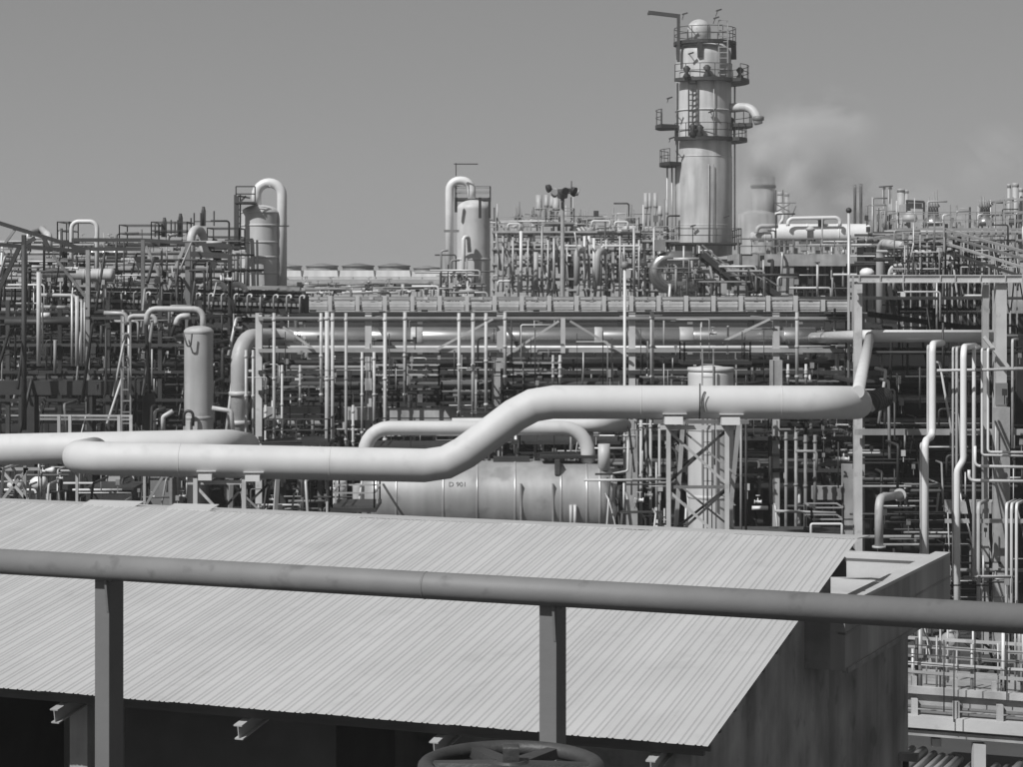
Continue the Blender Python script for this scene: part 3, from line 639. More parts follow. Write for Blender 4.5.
clutter(180, 262, 860, 355, 470, 77, 86, MX, 'among the crowded levels of the main rack', 'among the main rack levels', 11)
clutter(150, 262, 860, 335, 462, 73.0, 76, ['dark','galv','steel','pale','black','dark'], '', 'before the main rack', 60, .28, .75, 'vvvvk')
clutter(40, 262, 860, 352, 440, 73.4, 75.4, ['dark','steel','galv'], '', 'before the main rack', 61, .3, .8, 'hwk')
for i, (a_, b_, y_) in enumerate(((268, 330, 398), (372, 440, 386), (440, 492, 402), (512, 560, 384), (640, 690, 398), (700, 770, 430), (790, 850, 402))):
    platform('narrow railed walkway on the main rack near '+('the left rack column', 'the second rack column', 'the centre rack column', 'the truss post', 'the fourth rack column', 'the trestle top', 'the slanting white pipe')[i], a_, b_, y_, 74.6, 75.4, .75, 'dark', mr='galv' if i % 2 else 'steel', thick=.08)
clutter(80, 600, 860, 425, 540, 68, 84, MX+DK, 'in the gloom below the white pipe right of the drum', 'below the raised white pipe', 12)
clutter(60, 450, 625, 432, 462, 66, 74, MX, 'between the drum top and the white pipes above it', 'above the drum', 13, .5, 1.3)
clutter(60, 245, 380, 455, 520, 58.5, 72, MX, 'behind the shed ridge left of the drum', 'left of the drum', 14, .5, 1.4)
clutter(40, 605, 665, 470, 530, 58.5, 66, MX, 'between the drum end and the lattice trestle', 'between drum and trestle', 15, .5, 1.4)
for (a, b, y, Y0, Y1, lb) in ((370, 490, 447, 70, 73, 'narrow walkway behind the bridging white pipe left of the drum'), (455, 620, 441, 69, 72, 'narrow walkway behind the drum under the white pipe'), (810, 845, 532, 68, 69.5, 'little landing with a bright rail behind the shed ridge'), (262, 330, 442, 72, 75, 'dark walkway at the foot of the left rack column'), (330, 376, 508, 57.5, 60, 'low railed stand left of the drum end')):
    platform(lb, a, b, y, Y0, Y1, .8, 'dark', mr='galv' if y > 505 else 'dark')
pipe([(752, 508, 68), (768, 508, 68)], 2.0, 'bright', 'short gleaming pipe stub in the gloom right of the trestle', seg=8)
pipe([(775, 511, 69), (836, 513, 69)], 1.4, 'pale', 'thin level pipe in the gloom right of the trestle', seg=8)
pipe([(811, 545, 60), (811, 524, 60), (842, 524, 60), (842, 545, 60)], 1.3, 'bright', 'bright goalpost-shaped pipe frame just behind the shed ridge', 'pipe', name='hoop_pipe', seg=8, fil=.05)
pipe([(879, 548, 60), (879, 498, 60), (900, 495, 62.5)], 4.3, 'pale', 'pale pipe with a rounded elbow behind the parapet', seg=14, fil=.35, flange=1)

# ------------------------------------------------------------------ left: dark vessel yard
vl, vlb, vlr, vlh = vessel_v('pale upright vessel with a domed top left of the shiny pipe elbow', 182, 211, 326, 436, 70, 'vessel', 32, .35, (334, 420))
part('skirt', MB().lathe(Vector((vlb.x, vlb.y, 0)), UP, [(vlr*.8,0),(vlr*.8,vlb.z-.002)], 24), 'black', vl)
part('ladder_hoop', MB().tube([P(184, 426, 69.8), P(184, 411, 69.8), P(193, 411, 69.8), P(193, 426, 69.8)], .05, 8, .25), 'dark', vl)
part('lifting_lug', MB().tube([P(183, 333, 69.9), P(190, 354, 69.8), P(192, 334, 69.8)], .03, 6), 'dark', vl)
pipe([(203, 330, 70.8), (203, 309, 70.8), (147, 309, 70.8), (147, 325, 70.8)], 3.0, 'pale', 'pale loop pipe bending over to the top of the left vessel', seg=12, fil=.3)
pipe([(176, 325, 71.5), (178, 316, 71.5), (190, 316, 71.5)], 3.0, 'pale', 'short pale bend beside the loop pipe above the left vessel', seg=12, fil=.25)
pipe([(104, 313, 72), (127, 313.5, 72), (127, 325, 72)], 2.2, 'galv', 'short grey pipe hooked left of the loop pipe', seg=10, fil=.2)
pipe([(128, 322, 72), (128, 316, 72), (156, 316, 72), (156, 324, 72)], 2.4, 'pale', 'low pale hoop of pipe just under the loop pipe', seg=10, fil=.2)
for i, (px, y0, y1, r, m, lb) in enumerate(((38.7, 272, 366, 2.2, 'pale', 'light standpipe far left in front of the dark yard'), (72, 295, 366, 1.2, 'galv', 'first of four close standpipes in the dark left yard'), (77, 296, 366, 2.0, 'pale', 'second and brightest of four close standpipes in the dark left yard'),
        (81.5, 300, 366, 1.2, 'galv', 'third of four close standpipes in the dark left yard'), (84.5, 302, 366, 1.0, 'galv', 'last of four close standpipes in the dark left yard'), (24, 245, 430, 2.6, 'dark', 'dark stout standpipe at the far left'), (55, 340, 374, 1.6, 'steel', 'dim standpipe between the bright far-left pipes'),
        (123, 310, 430, 1.4, 'galv', 'left stile pipe of the tall ladder in the dark yard'), (129, 320, 400, 1.6, 'galv', 'right stile pipe of the tall ladder in the dark yard'))):
    solo('standpipe', MB().tube([P(px, y1, 74), P(px, y0, 74)], PX(r, 74), 10), m, lb, 'pipe', 'standpipes in the dark left yard')
solo('tall_ladder', MB().ladder(P(126, 440, 73.5), PX(128, 73.5), .32, .03), 'steel', 'tall narrow ladder in the dark left yard', 'ladder')
pipe([(40, 295, 74.4), (77, 295.5, 74.4), (77, 310, 74.4)], 1.8, 'pale', 'bright horizontal pipe turning down into the close standpipes', seg=10, fil=.2)
pipe([(41, 307, 75), (73, 307.5, 75)], 1.9, 'galv', 'grey level pipe below the bright pipe at far left', seg=10)
pipe([(40, 315.5, 76), (50, 315.5, 76)], 3.0, 'bright', 'short bright pipe end at the far left', seg=12)
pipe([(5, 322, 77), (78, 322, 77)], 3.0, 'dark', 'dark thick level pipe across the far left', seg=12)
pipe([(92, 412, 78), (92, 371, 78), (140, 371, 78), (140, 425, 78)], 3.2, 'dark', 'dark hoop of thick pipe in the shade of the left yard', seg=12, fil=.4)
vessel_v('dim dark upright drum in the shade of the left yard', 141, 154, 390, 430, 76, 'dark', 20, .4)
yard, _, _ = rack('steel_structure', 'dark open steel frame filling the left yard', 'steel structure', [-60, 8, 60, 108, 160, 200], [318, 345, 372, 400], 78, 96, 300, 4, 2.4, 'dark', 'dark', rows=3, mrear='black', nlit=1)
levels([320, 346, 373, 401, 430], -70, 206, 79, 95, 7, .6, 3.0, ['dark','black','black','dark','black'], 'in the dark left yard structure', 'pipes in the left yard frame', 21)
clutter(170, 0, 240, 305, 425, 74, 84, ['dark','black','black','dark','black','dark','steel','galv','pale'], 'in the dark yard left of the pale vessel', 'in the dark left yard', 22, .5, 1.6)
A = P(0, 381, 75); B = P(34, 395, 75)
yb = thing('yard_pier', 'dim concrete portal in the shade at the far left', 'portal', Vector((P(20,0,75).x, 75.4, 0)))
part('beam', MB().box((P(-60,0,75).x, 75, P(0,395,75).z), (P(140,0,75).x, 75.8, P(0,381,75).z)), 'dark', yb)  # concrete in near black: the shade is in its colour
part('column', MB().box((P(18,0,75).x, 75.05, 0), (P(34,0,75).x, 75.75, P(0,395.1,75).z)), 'dark', yb)
part('column', MB().box((P(86,0,75).x, 75.05, 0), (P(92,0,75).x, 75.75, P(0,395.1,75).z)), 'dark', yb)
rl = thing('yard_railing', 'light tubular railing above the back white pipe at left', 'railing', P(90, 432, 62))
for y in (415.5, 419): part('rail', MB().beam(P(40, y, 62), P(132, y+.4, 62), .06, .06), 'pale' if y < 417 else 'steel', rl)
for px in (59, 70, 119, 131): part('rail_post', MB().beam(P(px, 415, 62), P(px, 440, 62), .09, .09), 'pale', rl)
solo('bent_rail', MB().tube([P(163, 430, 62), P(163, 417, 62), P(173, 411, 62)], .07, 8, .1), 'pale', 'bent handrail end left of the pale vessel foot', 'handrail')
solo('bent_rail', MB().tube([P(212, 408, 63), P(231, 411, 63), P(233, 432, 63)], .07, 8, .1), 'pale', 'bent pale handrail right of the pale vessel foot', 'handrail')
# below the back pipe, between it and the shed ridge
clutter(70, 0, 190, 462, 500, 57, 64, ['pale','galv','bright','steel','dark'], 'under the back white pipe behind the shed ridge', 'under the back white pipe', 23, .5, 1.3)
for i, (a, b, y0, y1) in enumerate(((86, 132, 490, 503), (150, 172, 478, 500), (108, 120, 474, 484))):
    A, B = P(a, y1+18, 60+i), P(b, y0, 60+i)
    solo('equipment_cabinet', MB().box((A.x, 60+i, A.z), (B.x, 62+i, B.z)).box((A.x-.05, 59.95+i, B.z+.002), (B.x+.05, 62.05+i, B.z+.07)), ('dark','steel','pale')[i], ('dark low', 'grey', 'small pale')[i]+' equipment cabinet behind the shed ridge at left', 'cabinet')
for i, (px, py, r) in enumerate(((40, 483, 7), (17, 485, 6), (52, 470, 3))):
    solo('pump', MB().lathe(P(px, py, 59)-Vector((PX(r,59),0,0)), Vector((1,0,0)), [(PX(r*.3,59),-.1),(PX(r*.8,59),.02),(PX(r,59),.1),(PX(r,59),PX(r*1.6,59)),(PX(r*.6,59),PX(r*2,59))], 14), 'bright', ('pale rounded pump in the middle of the gap', 'pale rounded pump at the far left', 'smallest pale pump')[i]+' under the back white pipe', 'pump')
xb = thing('cross_braced_stand', 'cross-braced grey stand at the far left under the back white pipe', 'stand', P(12, 500, 57)-UP*2)
for a, b in (((0,468),(27,500)), ((28,468),(2,500)), ((0,469),(40,469)), ((25,466),(25,505)), ((-6,466),(-6,505))): part('bar', MB().beam(P(*a,57), P(*b,57), .08, .08), 'galv', xb)
# ------------------------------------------------------------------ left: upper frames, cooler rack with hooks, vessels and bends
def bars(name, label, cat, segs, Y, m, wd, loc=None, pn='bar', group=None):
    pts = [P(a, b, Y) for s_ in segs for a, b in (s_[:2], s_[2:4])]
    r_ = thing(name, label, cat, Vector((sum(p.x for p in pts)/len(pts), Y, min(p.z for p in pts))), group)
    for i, s_ in enumerate(segs):
        mm = s_[4] if len(s_) > 4 else m; ww = s_[5] if len(s_) > 5 else wd
        part(pn, MB().beam(P(s_[0], s_[1], Y), P(s_[2], s_[3], Y+.001*i), PX(ww, Y), PX(ww*1.1, Y)), mm, r_)
    return r_
bars('roof_frame', 'dark sloping steel frame on top of the left yard at the picture edge', 'steel frame', [(-20,217,89,251),(-20,243,90,252),(24,235,24,430,'dark',4),(88,250,88,430,'steel',4),(35,238,22,246),(16,228,3,246,'steel',2.4),(53,255,85,296,'steel',2.5),(0,288,20,246),(43,236,50,252)], 80, 'dark', 3.6)
bars('roof_frame', 'dark level steel frame with slanted struts left of the inverted U pipe tower', 'steel frame', [(72,240,142,240),(142,240,230,246),(143,240,143,430,'steel',3.6),(188,243,188,430,'steel',5),(230,246,230,430,'dark',4),(146,246,166,290,'steel',2.4),(184,247,167,290,'galv',3),(187,254,229,256,'dark',5),(72,249,142,249)], 88, 'dark', 3.4)
for i, (px, y0, y1, lb) in enumerate(((164.5,222,237,'left'),(180.5,218,237,'middle'),(203.5,211,226,'right and tallest'))):
    A = P(px, y1, 92); lt = thing('vent_stack', 'dark laddered vent stack on the left skyline, '+lb+' of three', 'vent', A, 'vent stacks on the left skyline')
    part('stack', MB().lathe(A, UP, [(.10,0),(.10,PX(y1-y0,92)),(.06,PX(y1-y0,92)+.2)], 8), 'dark', lt)
    part('ladder', MB().ladder(A+Vector((.28,-.05,0)), PX(y1-y0,92), .4, .03), 'dark', lt)
    part('ladder', MB().ladder(A+Vector((-.26,-.05,0)), PX(y1-y0-2,92), .3, .03), 'dark', lt)
pipe([(71.5, 290, 90), (71.5, 221.5, 90), (97, 221.5, 90), (97, 290, 90)], 2.2, 'bright', 'white inverted U pipe standing up on the left skyline', seg=14, fil=.32)
pipe([(28, 252, 91), (28, 233, 91), (40, 231, 92)], 3.2, 'galv', 'grey bend left of the sloping frame end', seg=12, fil=.3)
pipe([(49, 252, 89), (49, 236, 89), (42, 229, 92)], 3.6, 'pale', 'pale elbow on the left skyline beside the white inverted U', seg=14, fil=.35)
pipe([(191, 300, 90), (191, 230, 90), (203, 229, 91), (204, 256, 91), (230, 259, 91)], 4.4, 'pale', 'thick pale swan-neck pipe below the right vent stack', seg=16, fil=.5)
pipe([(168, 246, 92), (168, 235, 92), (178, 234, 92)], 2.0, 'pale', 'small pale bend below the left vent stacks', seg=10, fil=.2)
def hvessel(label, px0, px1, py, r_px, Y, m, seg=20):
    r = PX(r_px, Y); A = P(px0, py, Y); B = P(px1, py, Y)
    v = thing('horizontal_vessel', label, 'vessel', Vector(((A.x+B.x)/2, Y, A.z-r*1.5)))
    L = B.x-A.x; prof = [(.02,-r*.5),(r*.6,-r*.38),(r*.9,-r*.18),(r,0),(r,.04),(r,L-.04),(r,L),(r*.9,L+r*.18),(r*.6,L+r*.38),(.02,L+r*.5)]
    part('shell', MB().lathe(A, Vector((1,0,0)), prof, seg), m, v)
    for f in (.22, .78): part('saddle', MB().box((A.x+L*f-.12, Y-r*.7, A.z-r*1.5), (A.x+L*f+.12, Y+r*.7, A.z-r*.7)), 'conc', v)
    for f in (.33, .66): part('band', MB().lathe(A+Vector((L*f,0,0)), Vector((1,0,0)), [(r,0),(r*1.04,.01),(r*1.04,.08),(r,.09)], seg), m, v)
    return v
hvessel('gleaming horizontal vessel lying in the left yard behind the sloping frame', 44, 66, 274, 5, 86, 'alu')
hvessel('dull horizontal vessel lying right of the gleaming vessel in the left yard', 70, 112, 275, 6.5, 87, 'vessel')
hvessel('slim bright horizontal drum high in the left yard', 92, 126, 253, 3, 93, 'alu')
hvessel('slim grey horizontal drum under the level steel frame', 122, 141, 259.5, 2.3, 93, 'pale')
# cooler rack
A0, A1 = P(38, 297, 96), P(300, 303, 90)
cr = thing('cooler_rack', 'long dark cooler rack with a row of pale hooks above the left yard', 'pipe rack', Vector(((A0.x+A1.x)/2, 93, 0)))
dv = (A1-A0)
for k in range(22):
    q = A0+dv*(k/21.0); h = PX(9, 92)
    mb = MB().tube([q-UP*h*1.1, q+UP*h*.8, q+UP*h*.8+Vector((PX(6,92),-.1,0)), q+UP*h*.45+Vector((PX(4,92),-.15,0))], PX(1.1,92), 7, .12)
    part('hook', mb, 'galv' if k % 3 else 'pale', cr)
for dz, dy, m in ((.62,.25,'steel'),(.4,.5,'dark'),(.15,.3,'dark'),(-.1,.35,'steel'),(-.35,.3,'dark'),(-.62,.25,'steel'),(.2,1.4,'black'),(-.3,1.5,'black'),(.45,2.2,'dark')):
    part('header', MB().beam(A0-dv*.35+Vector((0,dy,dz)), A1+Vector((0,dy,dz)), .12, .14), m, cr)
part('tube_bundle', MB().hexa([A0-dv*.35+Vector((0,.6,-.6)), A1+Vector((0,.6,-.6)), A1+Vector((0,4,-.6)), A0-dv*.35+Vector((0,4,-.6))], [A0-dv*.35+Vector((0,.6,.3)), A1+Vector((0,.6,.3)), A1+Vector((0,4,.3)), A0-dv*.35+Vector((0,4,.3))]), 'black', cr)
for k in range(6):
    q = A0.lerp(A1, k/5); part('column', MB().box((q.x-.2, q.y+.8, 0), (q.x+.2, q.y+1.2, q.z-.62)), 'dark', cr)
levels([248, 257, 266, 276, 286], -40, 232, 98, 106, 4, .7, 2.6, ['dark','galv','dark','black','steel','pale'], 'in the upper left yard', 'pipes behind the upper left frames', 45)
clutter(190, 0, 236, 240, 290, 84, 98, MX+DK, 'among the frames at the top of the left yard', 'at the top of the left yard', 31, .5, 1.5)
for i, (a, b, y) in enumerate(((0, 6, 300), (118, 160, 243), (150, 188, 240), (206, 240, 246), (56, 70, 240))):
    platform(('railed walkway at the left picture edge on the skyline', 'thin railed walkway between the inverted U pipe and the vent stacks', 'railed walkway under the dark vent stacks', 'railed walkway next to the left ladder of the banded vessel', 'tiny railed landing just left of the white inverted U')[i], a, b, y, 91, 93, .8, 'dark', mr='dark')
for i, (pts, r) in enumerate((([(206,290,89),(208,283,89),(222,283,89),(226,291,89)],3),([(228,291,89),(231,284,89),(243,285,89),(246,292,89)],3),([(200,287,90),(212,281,90),(219,282,90)],2.2))):
    pipe(pts, r, 'bright' if i < 2 else 'pale', ('white hump-backed pipe at the foot of the swan-neck pipe', 'white hump-backed pipe below the left banded vessel', 'slim pale arching pipe behind the hump-backed pipes')[i], seg=10, fil=.3)

# ------------------------------------------------------------------ pale slatted pipe bridge across the whole background
YBR = 104.0
br = thing('pipe_bridge', 'long pale slatted pipe bridge crossing the background under the skyline', 'bridge', Vector((P(560,0,YBR).x, YBR, 0)))
xa, xb = 303.0, 850.0; n = 20; zt0 = P(0, 296, YBR).z; z1 = P(0, 314.5, YBR).z; proto = {}
for k in range(n+1):
    px = xa+(xb-xa)*k/n; x = P(px, 0, YBR).x
    if k == 0:
        proto['post'] = part('post', MB().box((x-.10, YBR-.22, z1), (x+.10, YBR, zt0+.02)), 'column', br)
    else: share(proto['post'], br, (x-P(xa,0,YBR).x, 0, 0))
    if k < n:
        w_ = (xb-xa)/n/F*YBR
        for j, (ya, yb_, m) in enumerate(((297.5,299.3,'galv'),(301.5,304.2,'column'),(304.6,307.2,'column'),(307.6,309.8,'galv'),(310.6,312.4,'column'),(312.9,314.5,'galv'))):
            if k == 0: proto[j] = part('slat', MB().box((x+.15, YBR-.12+.02*j, P(0,yb_,YBR).z), (x+w_-.15, YBR+.02+.02*j, P(0,ya,YBR).z)), m, br)
            else: share(proto[j], br, (x-P(xa,0,YBR).x, 0, 0))
        if k % 2 == 0: part('drop_hanger', MB().box((x+w_*.5-.1, YBR-.2, P(0,299.4,YBR).z), (x+w_*.5+.1, YBR-.05, P(0,297,YBR).z)), 'pale', br)
part('deck', MB().box((P(xa,0,YBR).x, YBR+.16, z1-.1), (P(xb,0,YBR).x, YBR+4, z1+.1)), 'dark', br)
part('top_beam', MB().box((P(xa-2,0,YBR).x, YBR+.18, P(0,300.8,YBR).z), (P(xb,0,YBR).x, YBR+.4, P(0,296.6,YBR).z)), 'steel', br)
for px in (320, 430, 540, 650, 760, 840): part('pier', MB().box((P(px,0,YBR).x-.3, YBR+1, 0), (P(px,0,YBR).x+.3, YBR+1.6, z1-.1)), 'dark', br)
for i in range(7):
    y = YBR+.7+i*.45; solo('bridge_pipe', MB().tube([Vector((P(300,0,YBR).x-rnd.random()*2, y, z1+.35)), Vector((P(850,0,YBR).x, y, z1+.35))], .14, 8), ['galv','steel','pale'][i % 3], 'long level pipe carried inside the slatted bridge, '+ORD[i]+' from the front', 'pipe', 'pipes inside the bridge')
levels([318, 321.5], 268, 880, 98, 103, 4, .8, 1.8, ['galv','pale','steel','dark'], 'running just below the slatted bridge', 'pipes below the bridge', 41)
clutter(120, 262, 470, 284, 294, 112, 126, LT+['dark','galv'], 'above the slatted bridge below the cooling fans', 'below the cooling fans', 32, .6, 1.5, 'hhwwk')

# ------------------------------------------------------------------ cooling fans
YF = 140.0
fd = platform('long deck carrying the row of cooling fans', 283, 446, 279.8, 136.9, 146, .18, 'pale', 'deck', legs=0.0, mr='galv', thick=.3)
fan0 = None
for i, (px, sc) in enumerate(((286,.98),(322,1),(358,1.0),(394,1.0),(427,.85))):
    base = P(px, 279.5, YF)
    if fan0 is None:
        fan0 = thing('cooling_fan', '', 'cooling fan', base, 'cooling fans on the long deck')
        h1, h2 = PX(9.5, YF), PX(13.2, YF); r1 = PX(15.6, YF)
        hb, ht = PX(17.9, YF), PX(16.4, YF)
        part('hood', MB().hexa([base+Vector((x*hb, y*hb, 0)) for x, y in ((-1,-1),(1,-1),(1,1),(-1,1))], [base+Vector((x*ht, y*ht, h1)) for x, y in ((-1,-1),(1,-1),(1,1),(-1,1))]), 'column', fan0)
        part('fan_ring', MB().lathe(base+UP*h1, UP, [(r1*1.05,0),(r1,.04),(r1,h2-h1),(r1*1.06,h2-h1+.02),(r1*1.06,h2-h1+.1),(r1*.9,h2-h1+.12),(r1*.2,h2-h1+.26)], 24), 'steel', fan0)
        o = fan0
    else: o = clone(fan0, base)
    o.scale = (sc, 1, sc*.95)
    o['label'] = ('leftmost small cooling fan half hidden by the white U pipe', 'cooling fan second from the left on the long deck', 'cooling fan in the middle of the long deck', 'tall cooling fan fourth from the left on the deck', 'smaller cooling fan at the right end of the deck')[i]
clutter(40, 440, 470, 270, 293, 118, 130, ['dark','steel','galv'], 'beside the foot of the middle column', 'beside the middle column', 33, .5, 1.1)

# ------------------------------------------------------------------ left banded vessel with the white U pipe
YL = 120.0
lv, lb_, lr, lh = vessel_v('weathered banded column vessel under the left white U pipe', 239, 277, 204, None, YL, 'column', 40, .42, (213, 226, 243, 258, 274))
part('ladder_cage', MB().ladder(P(237.5, 275, YL-.3), PX(80, YL), .32, .04), 'dark', lv)
part('top_platform', MB().box((P(236,0,YL).x, YL-.6, P(0,203.5,YL).z), (P(255,0,YL).x, YL+1.5, P(0,202,YL).z)).railing([P(236,202,YL-.5), P(255,202,YL-.5)], .9, 1, .035), 'dark', lv)
part('bracket_frame', MB().beam(P(236.5,196,YL-.4), P(236.5,300,YL-.4), .25, .25).beam(P(238,196,YL-.4), P(250,198,YL-.4), .1, .1).beam(P(238,204,YL-.4), P(246,196,YL-.4), .1, .1), 'dark', lv)
part('side_frame', MB().beam(P(225,241,YL-.8), P(253,240,YL-.8), .2, .2).beam(P(252,240,YL-.8), P(254,300,YL-.8), .22, .22).beam(P(257,240,YL-.8), P(258,300,YL-.8), .12, .12).beam(P(225,271,YL-.8), P(262,272,YL-.8), .15, .15), 'dark', lv)
pipe([(256.3, 205, YL+1), (256.3, 183, YL+1), (282, 183, YL+1), (282, 292, YL+1)], 4.9, 'bright', 'tall white U-shaped pipe arching over the left banded vessel', seg=20, fil=.9)
bars('pipe_bracket', 'thin dark bracket holding the left white U pipe to its vessel', 'bracket', [(272,226,289,226)], YL, 'dark', 1.2)
# ------------------------------------------------------------------ middle column with its U pipe
YM = 128.0
mv, mb0, mr_, mh = vessel_v('pale column vessel with a railed top platform near the middle of the skyline', 456.5, 490, 199, None, YM, 'column', 40, .55, (260,))
zt_ = P(0, 197, YM).z
part('top_platform', MB().box((P(454.5,0,YM).x, YM+1.0, zt_-.14), (P(490.5,0,YM).x, YM+3.2, zt_)), 'dark', mv)
part('railing', MB().railing([(P(455,0,YM).x, YM+1.05, zt_), (P(490,0,YM).x, YM+1.05, zt_), (P(490,0,YM).x, YM+3.1, zt_), (P(455,0,YM).x, YM+3.1, zt_)], .72, 1.1, .03, True), 'steel', mv)
for px in (456, 480, 489.5): part('bracket', MB().beam(P(px,197.5,YM-.4), P(px,218 if px > 470 else 212,YM-.2), .16, .2), 'dark', mv)
pipe([(449.5, 293, YM+1.1), (449.5, 180.5, YM+1.1), (471.5, 180.5, YM+1.1), (471.5, 199, YM+1.1)], 4.2, 'bright', 'white U-shaped pipe arching over the middle column vessel', seg=18, fil=.62)
for y, wd in ((231, 11), (275, 14)): bars('pipe_collar', ('upper' if y < 240 else 'lower')+' dark collar on the middle white U pipe', 'collar', [(449.5-wd/2+(3 if y > 240 else 0),y,449.5+wd/2+4,y)], YM-1.1, 'steel', 1.4 if y > 240 else 2.2)
pipe([(463.5, 290, YM-.9), (463.5, 237, YM-.9), (468.5, 237, YM-.6), (469.5, 252, YM-.4)], 2.0, 'bright', 'thin white pipe with a tight loop on the face of the middle column', seg=12, fil=.2)
bars('davit', 'thin davit arm sticking up above the middle column', 'davit', [(456,176,456,163),(454,164,478,164,'dark',1)], YM, 'dark', .9)

# ------------------------------------------------------------------ open process structure on the skyline, lamp mast
YU = 136.0
pu, _, _ = rack('process_structure', 'open grey process structure on the skyline between the middle column and the tower', 'process unit', [492, 509, 534, 552, 575, 613, 645, 662], [232, 249, 264, 279, 290], YU, YU+12, 228, 2.6, 1.5, 'galv', 'galv', rows=3, mrear='steel')
usp = [(503,236,292,1),(513,237,292,1.1),(521,231,292,1.6),(528,240,285,.9),(542,226,292,1.2),(548,240,292,.9),(554,238,292,1.2),(584.5,236,288,1.4),(589,236,288,1.4),(594,238,288,1.4),(606,240,288,1),(620,236,288,1),(624,244,288,.9),(634,228,290,1.3),(639,240,290,.9),(654,228,290,1.1),(660,240,292,1),(498,245,292,.8),(536,252,290,2.4),(567,244,286,.8)]
usp.sort()
for i, (px, y0, y1, r) in enumerate(usp):
    solo('standpipe', MB().tube([P(px,y1,YU-1), P(px,y0,YU-1)], PX(r,YU), 8), 'bright' if 583 < px < 596 or px in (521,) else 'pale' if i % 2 else 'galv', ('white' if 583 < px < 596 else 'pale')+(' stout' if r > 1.2 else ' slim')+' upright pipe on the skyline process structure, '+ORD[i]+' from the left', 'pipe', 'upright pipes on the process structure')
pipe([(577, 286, YU-2), (577, 250, YU-2), (583, 249, YU-1)], 3.2, 'vessel', 'thick curved grey pipe left of the bright upright pipes', seg=12, fil=.5)
pipe([(597.5, 286, YU-2), (597.5, 252, YU-2), (604, 251, YU-1)], 3.4, 'vessel', 'thick curved grey pipe right of the bright upright pipes', seg=12, fil=.5)
for i, (a, b, y) in enumerate(((592,610,221),(615,628,222),(602,640,246),(560,582,246),(508,520,224),(498,520,281))):
    pipe([(a, y+6, YU-1), (a, y, YU-1), (b, y, YU-1), (b, y+7, YU-1)], 1.1, 'bright', 'small white hoop pipe on the process structure, '+ORD[i]+' of six', group='hoop pipes on the process structure', seg=8, fil=.12)
for i, (px, y0, y1, r, Y) in enumerate(((539,195,228,3.2,150),(546.5,195,222,2.2,150),(552,196,222,2,151),(556,198,226,3.4,150),(646,193,228,2.2,150),(650,193,226,1.6,152),(655.5,193,226,2.0,150),(660,206,228,2.2,150),(667,200,232,1.4,150))):
    c = P(px, y1, Y); r_ = PX(r, Y); h = PX(y1-y0, Y)
    st = thing('exhaust_stack', ('stout' if r > 3 else 'slim')+' pale exhaust stack behind the skyline structure, '+ORD[i]+' from the left', 'stack', c, 'exhaust stacks on the skyline')
    part('shell', MB().lathe(c, UP, [(r_*.45,0),(r_*.45,h*.4),(r_,h*.55),(r_,h),(r_*.85,h)], 14), 'vessel', st)
    part('flange', MB().lathe(c+UP*h*.55, UP, [(r_,0),(r_*1.15,.02),(r_*1.15,.15),(r_,.17)], 14), 'steel', st)
for i, (px, y, r) in enumerate(((518,222,7),(583,226,11),(630,224,9),(533,221,4))):
    c = P(px, y+6, YU+3); r_ = PX(r, YU)
    dm = thing('dome_vent', ('spiky grey vent dome at the left end of the skyline structure','widest spiky vent dome right of the lamp mast','spiky vent dome left of the big tower','smallest vent dome beside the lamp mast')[i], 'vent', c)
    part('dome', MB().lathe(c, UP, [(r_,0),(r_*.95,PX(2,YU)),(r_*.75,PX(4,YU)),(r_*.3,PX(5.4,YU)),(.03,PX(6,YU))], 18), 'vessel', dm)
    for k in range(5):
        q = c+Vector(((k-2)*r_*.22, rnd.uniform(-.3,.3), PX(5,YU)*(1-.1*abs(k-2)))); part('valve_spike', MB().lathe(q, UP, [(.12,0),(.05,.4),(.16,.5),(.05,.62),(.03,rnd.uniform(.9,1.5))], 6), 'steel', dm)
clutter(240, 492, 668, 232, 292, YU-1, YU+11, ['galv','pale','steel','steel','dark','bright'], 'on the levels of the skyline process structure', 'on the process structure', 34, .5, 1.3)
clutter(50, 494, 668, 214, 231, YU, YU+10, ['galv','pale','steel','dark'], 'on top of the skyline process structure', 'on top of the process structure', 35, .4, 1.0, 'vvhwk')
for i, (a, b, y) in enumerate(((496,560,231),(560,640,231),(640,680,240),(545,575,222))):
    platform(('railed top deck at the left end of the skyline structure','railed top deck in the middle of the skyline structure','railed deck between skyline structure and tower','high little deck under the lamp mast head')[i], a, b, y, YU-.5, YU+4, .9, 'galv', mr='galv')
lm = thing('lamp_mast', 'tall grey floodlight mast with a ring of lamps on the skyline', 'lamp mast', P(562.5, 296, 112))
part('mast', MB().lathe(P(562.5, 470, 112), UP, [(PX(3.6,112),0),(PX(1.9,112),PX(276,112))], 14), 'steel', lm)
hd = part('head_frame', MB().lathe(P(562.5, 199, 112), UP, [(PX(1.5,112),0),(PX(5,112),.05),(PX(6,112),.35),(PX(9,112),.5),(PX(9,112),.58)], 12), 'steel', lm)
for k in range(9):
    a = 2*math.pi*k/9; q = P(562.5, 191, 112)+Vector((math.cos(a)*PX(14,112), math.sin(a)*PX(14,112), rnd.uniform(-.1,.25)))
    d_ = Vector((math.cos(a), math.sin(a), -.35)).normalized()
    part('floodlight', MB().lathe(q-d_*.12, d_, [(.08,0),(.16,.04),(.2,.22),(.2,.26)], 10).beam(q, P(562.5,196,112)+Vector((0,0,.1)), .05, .05), 'dark' if k % 3 else 'galv', lm)
part('finial', MB().tube([P(571.5,192,112), P(571.5,181,112)], .03, 6), 'dark', lm)

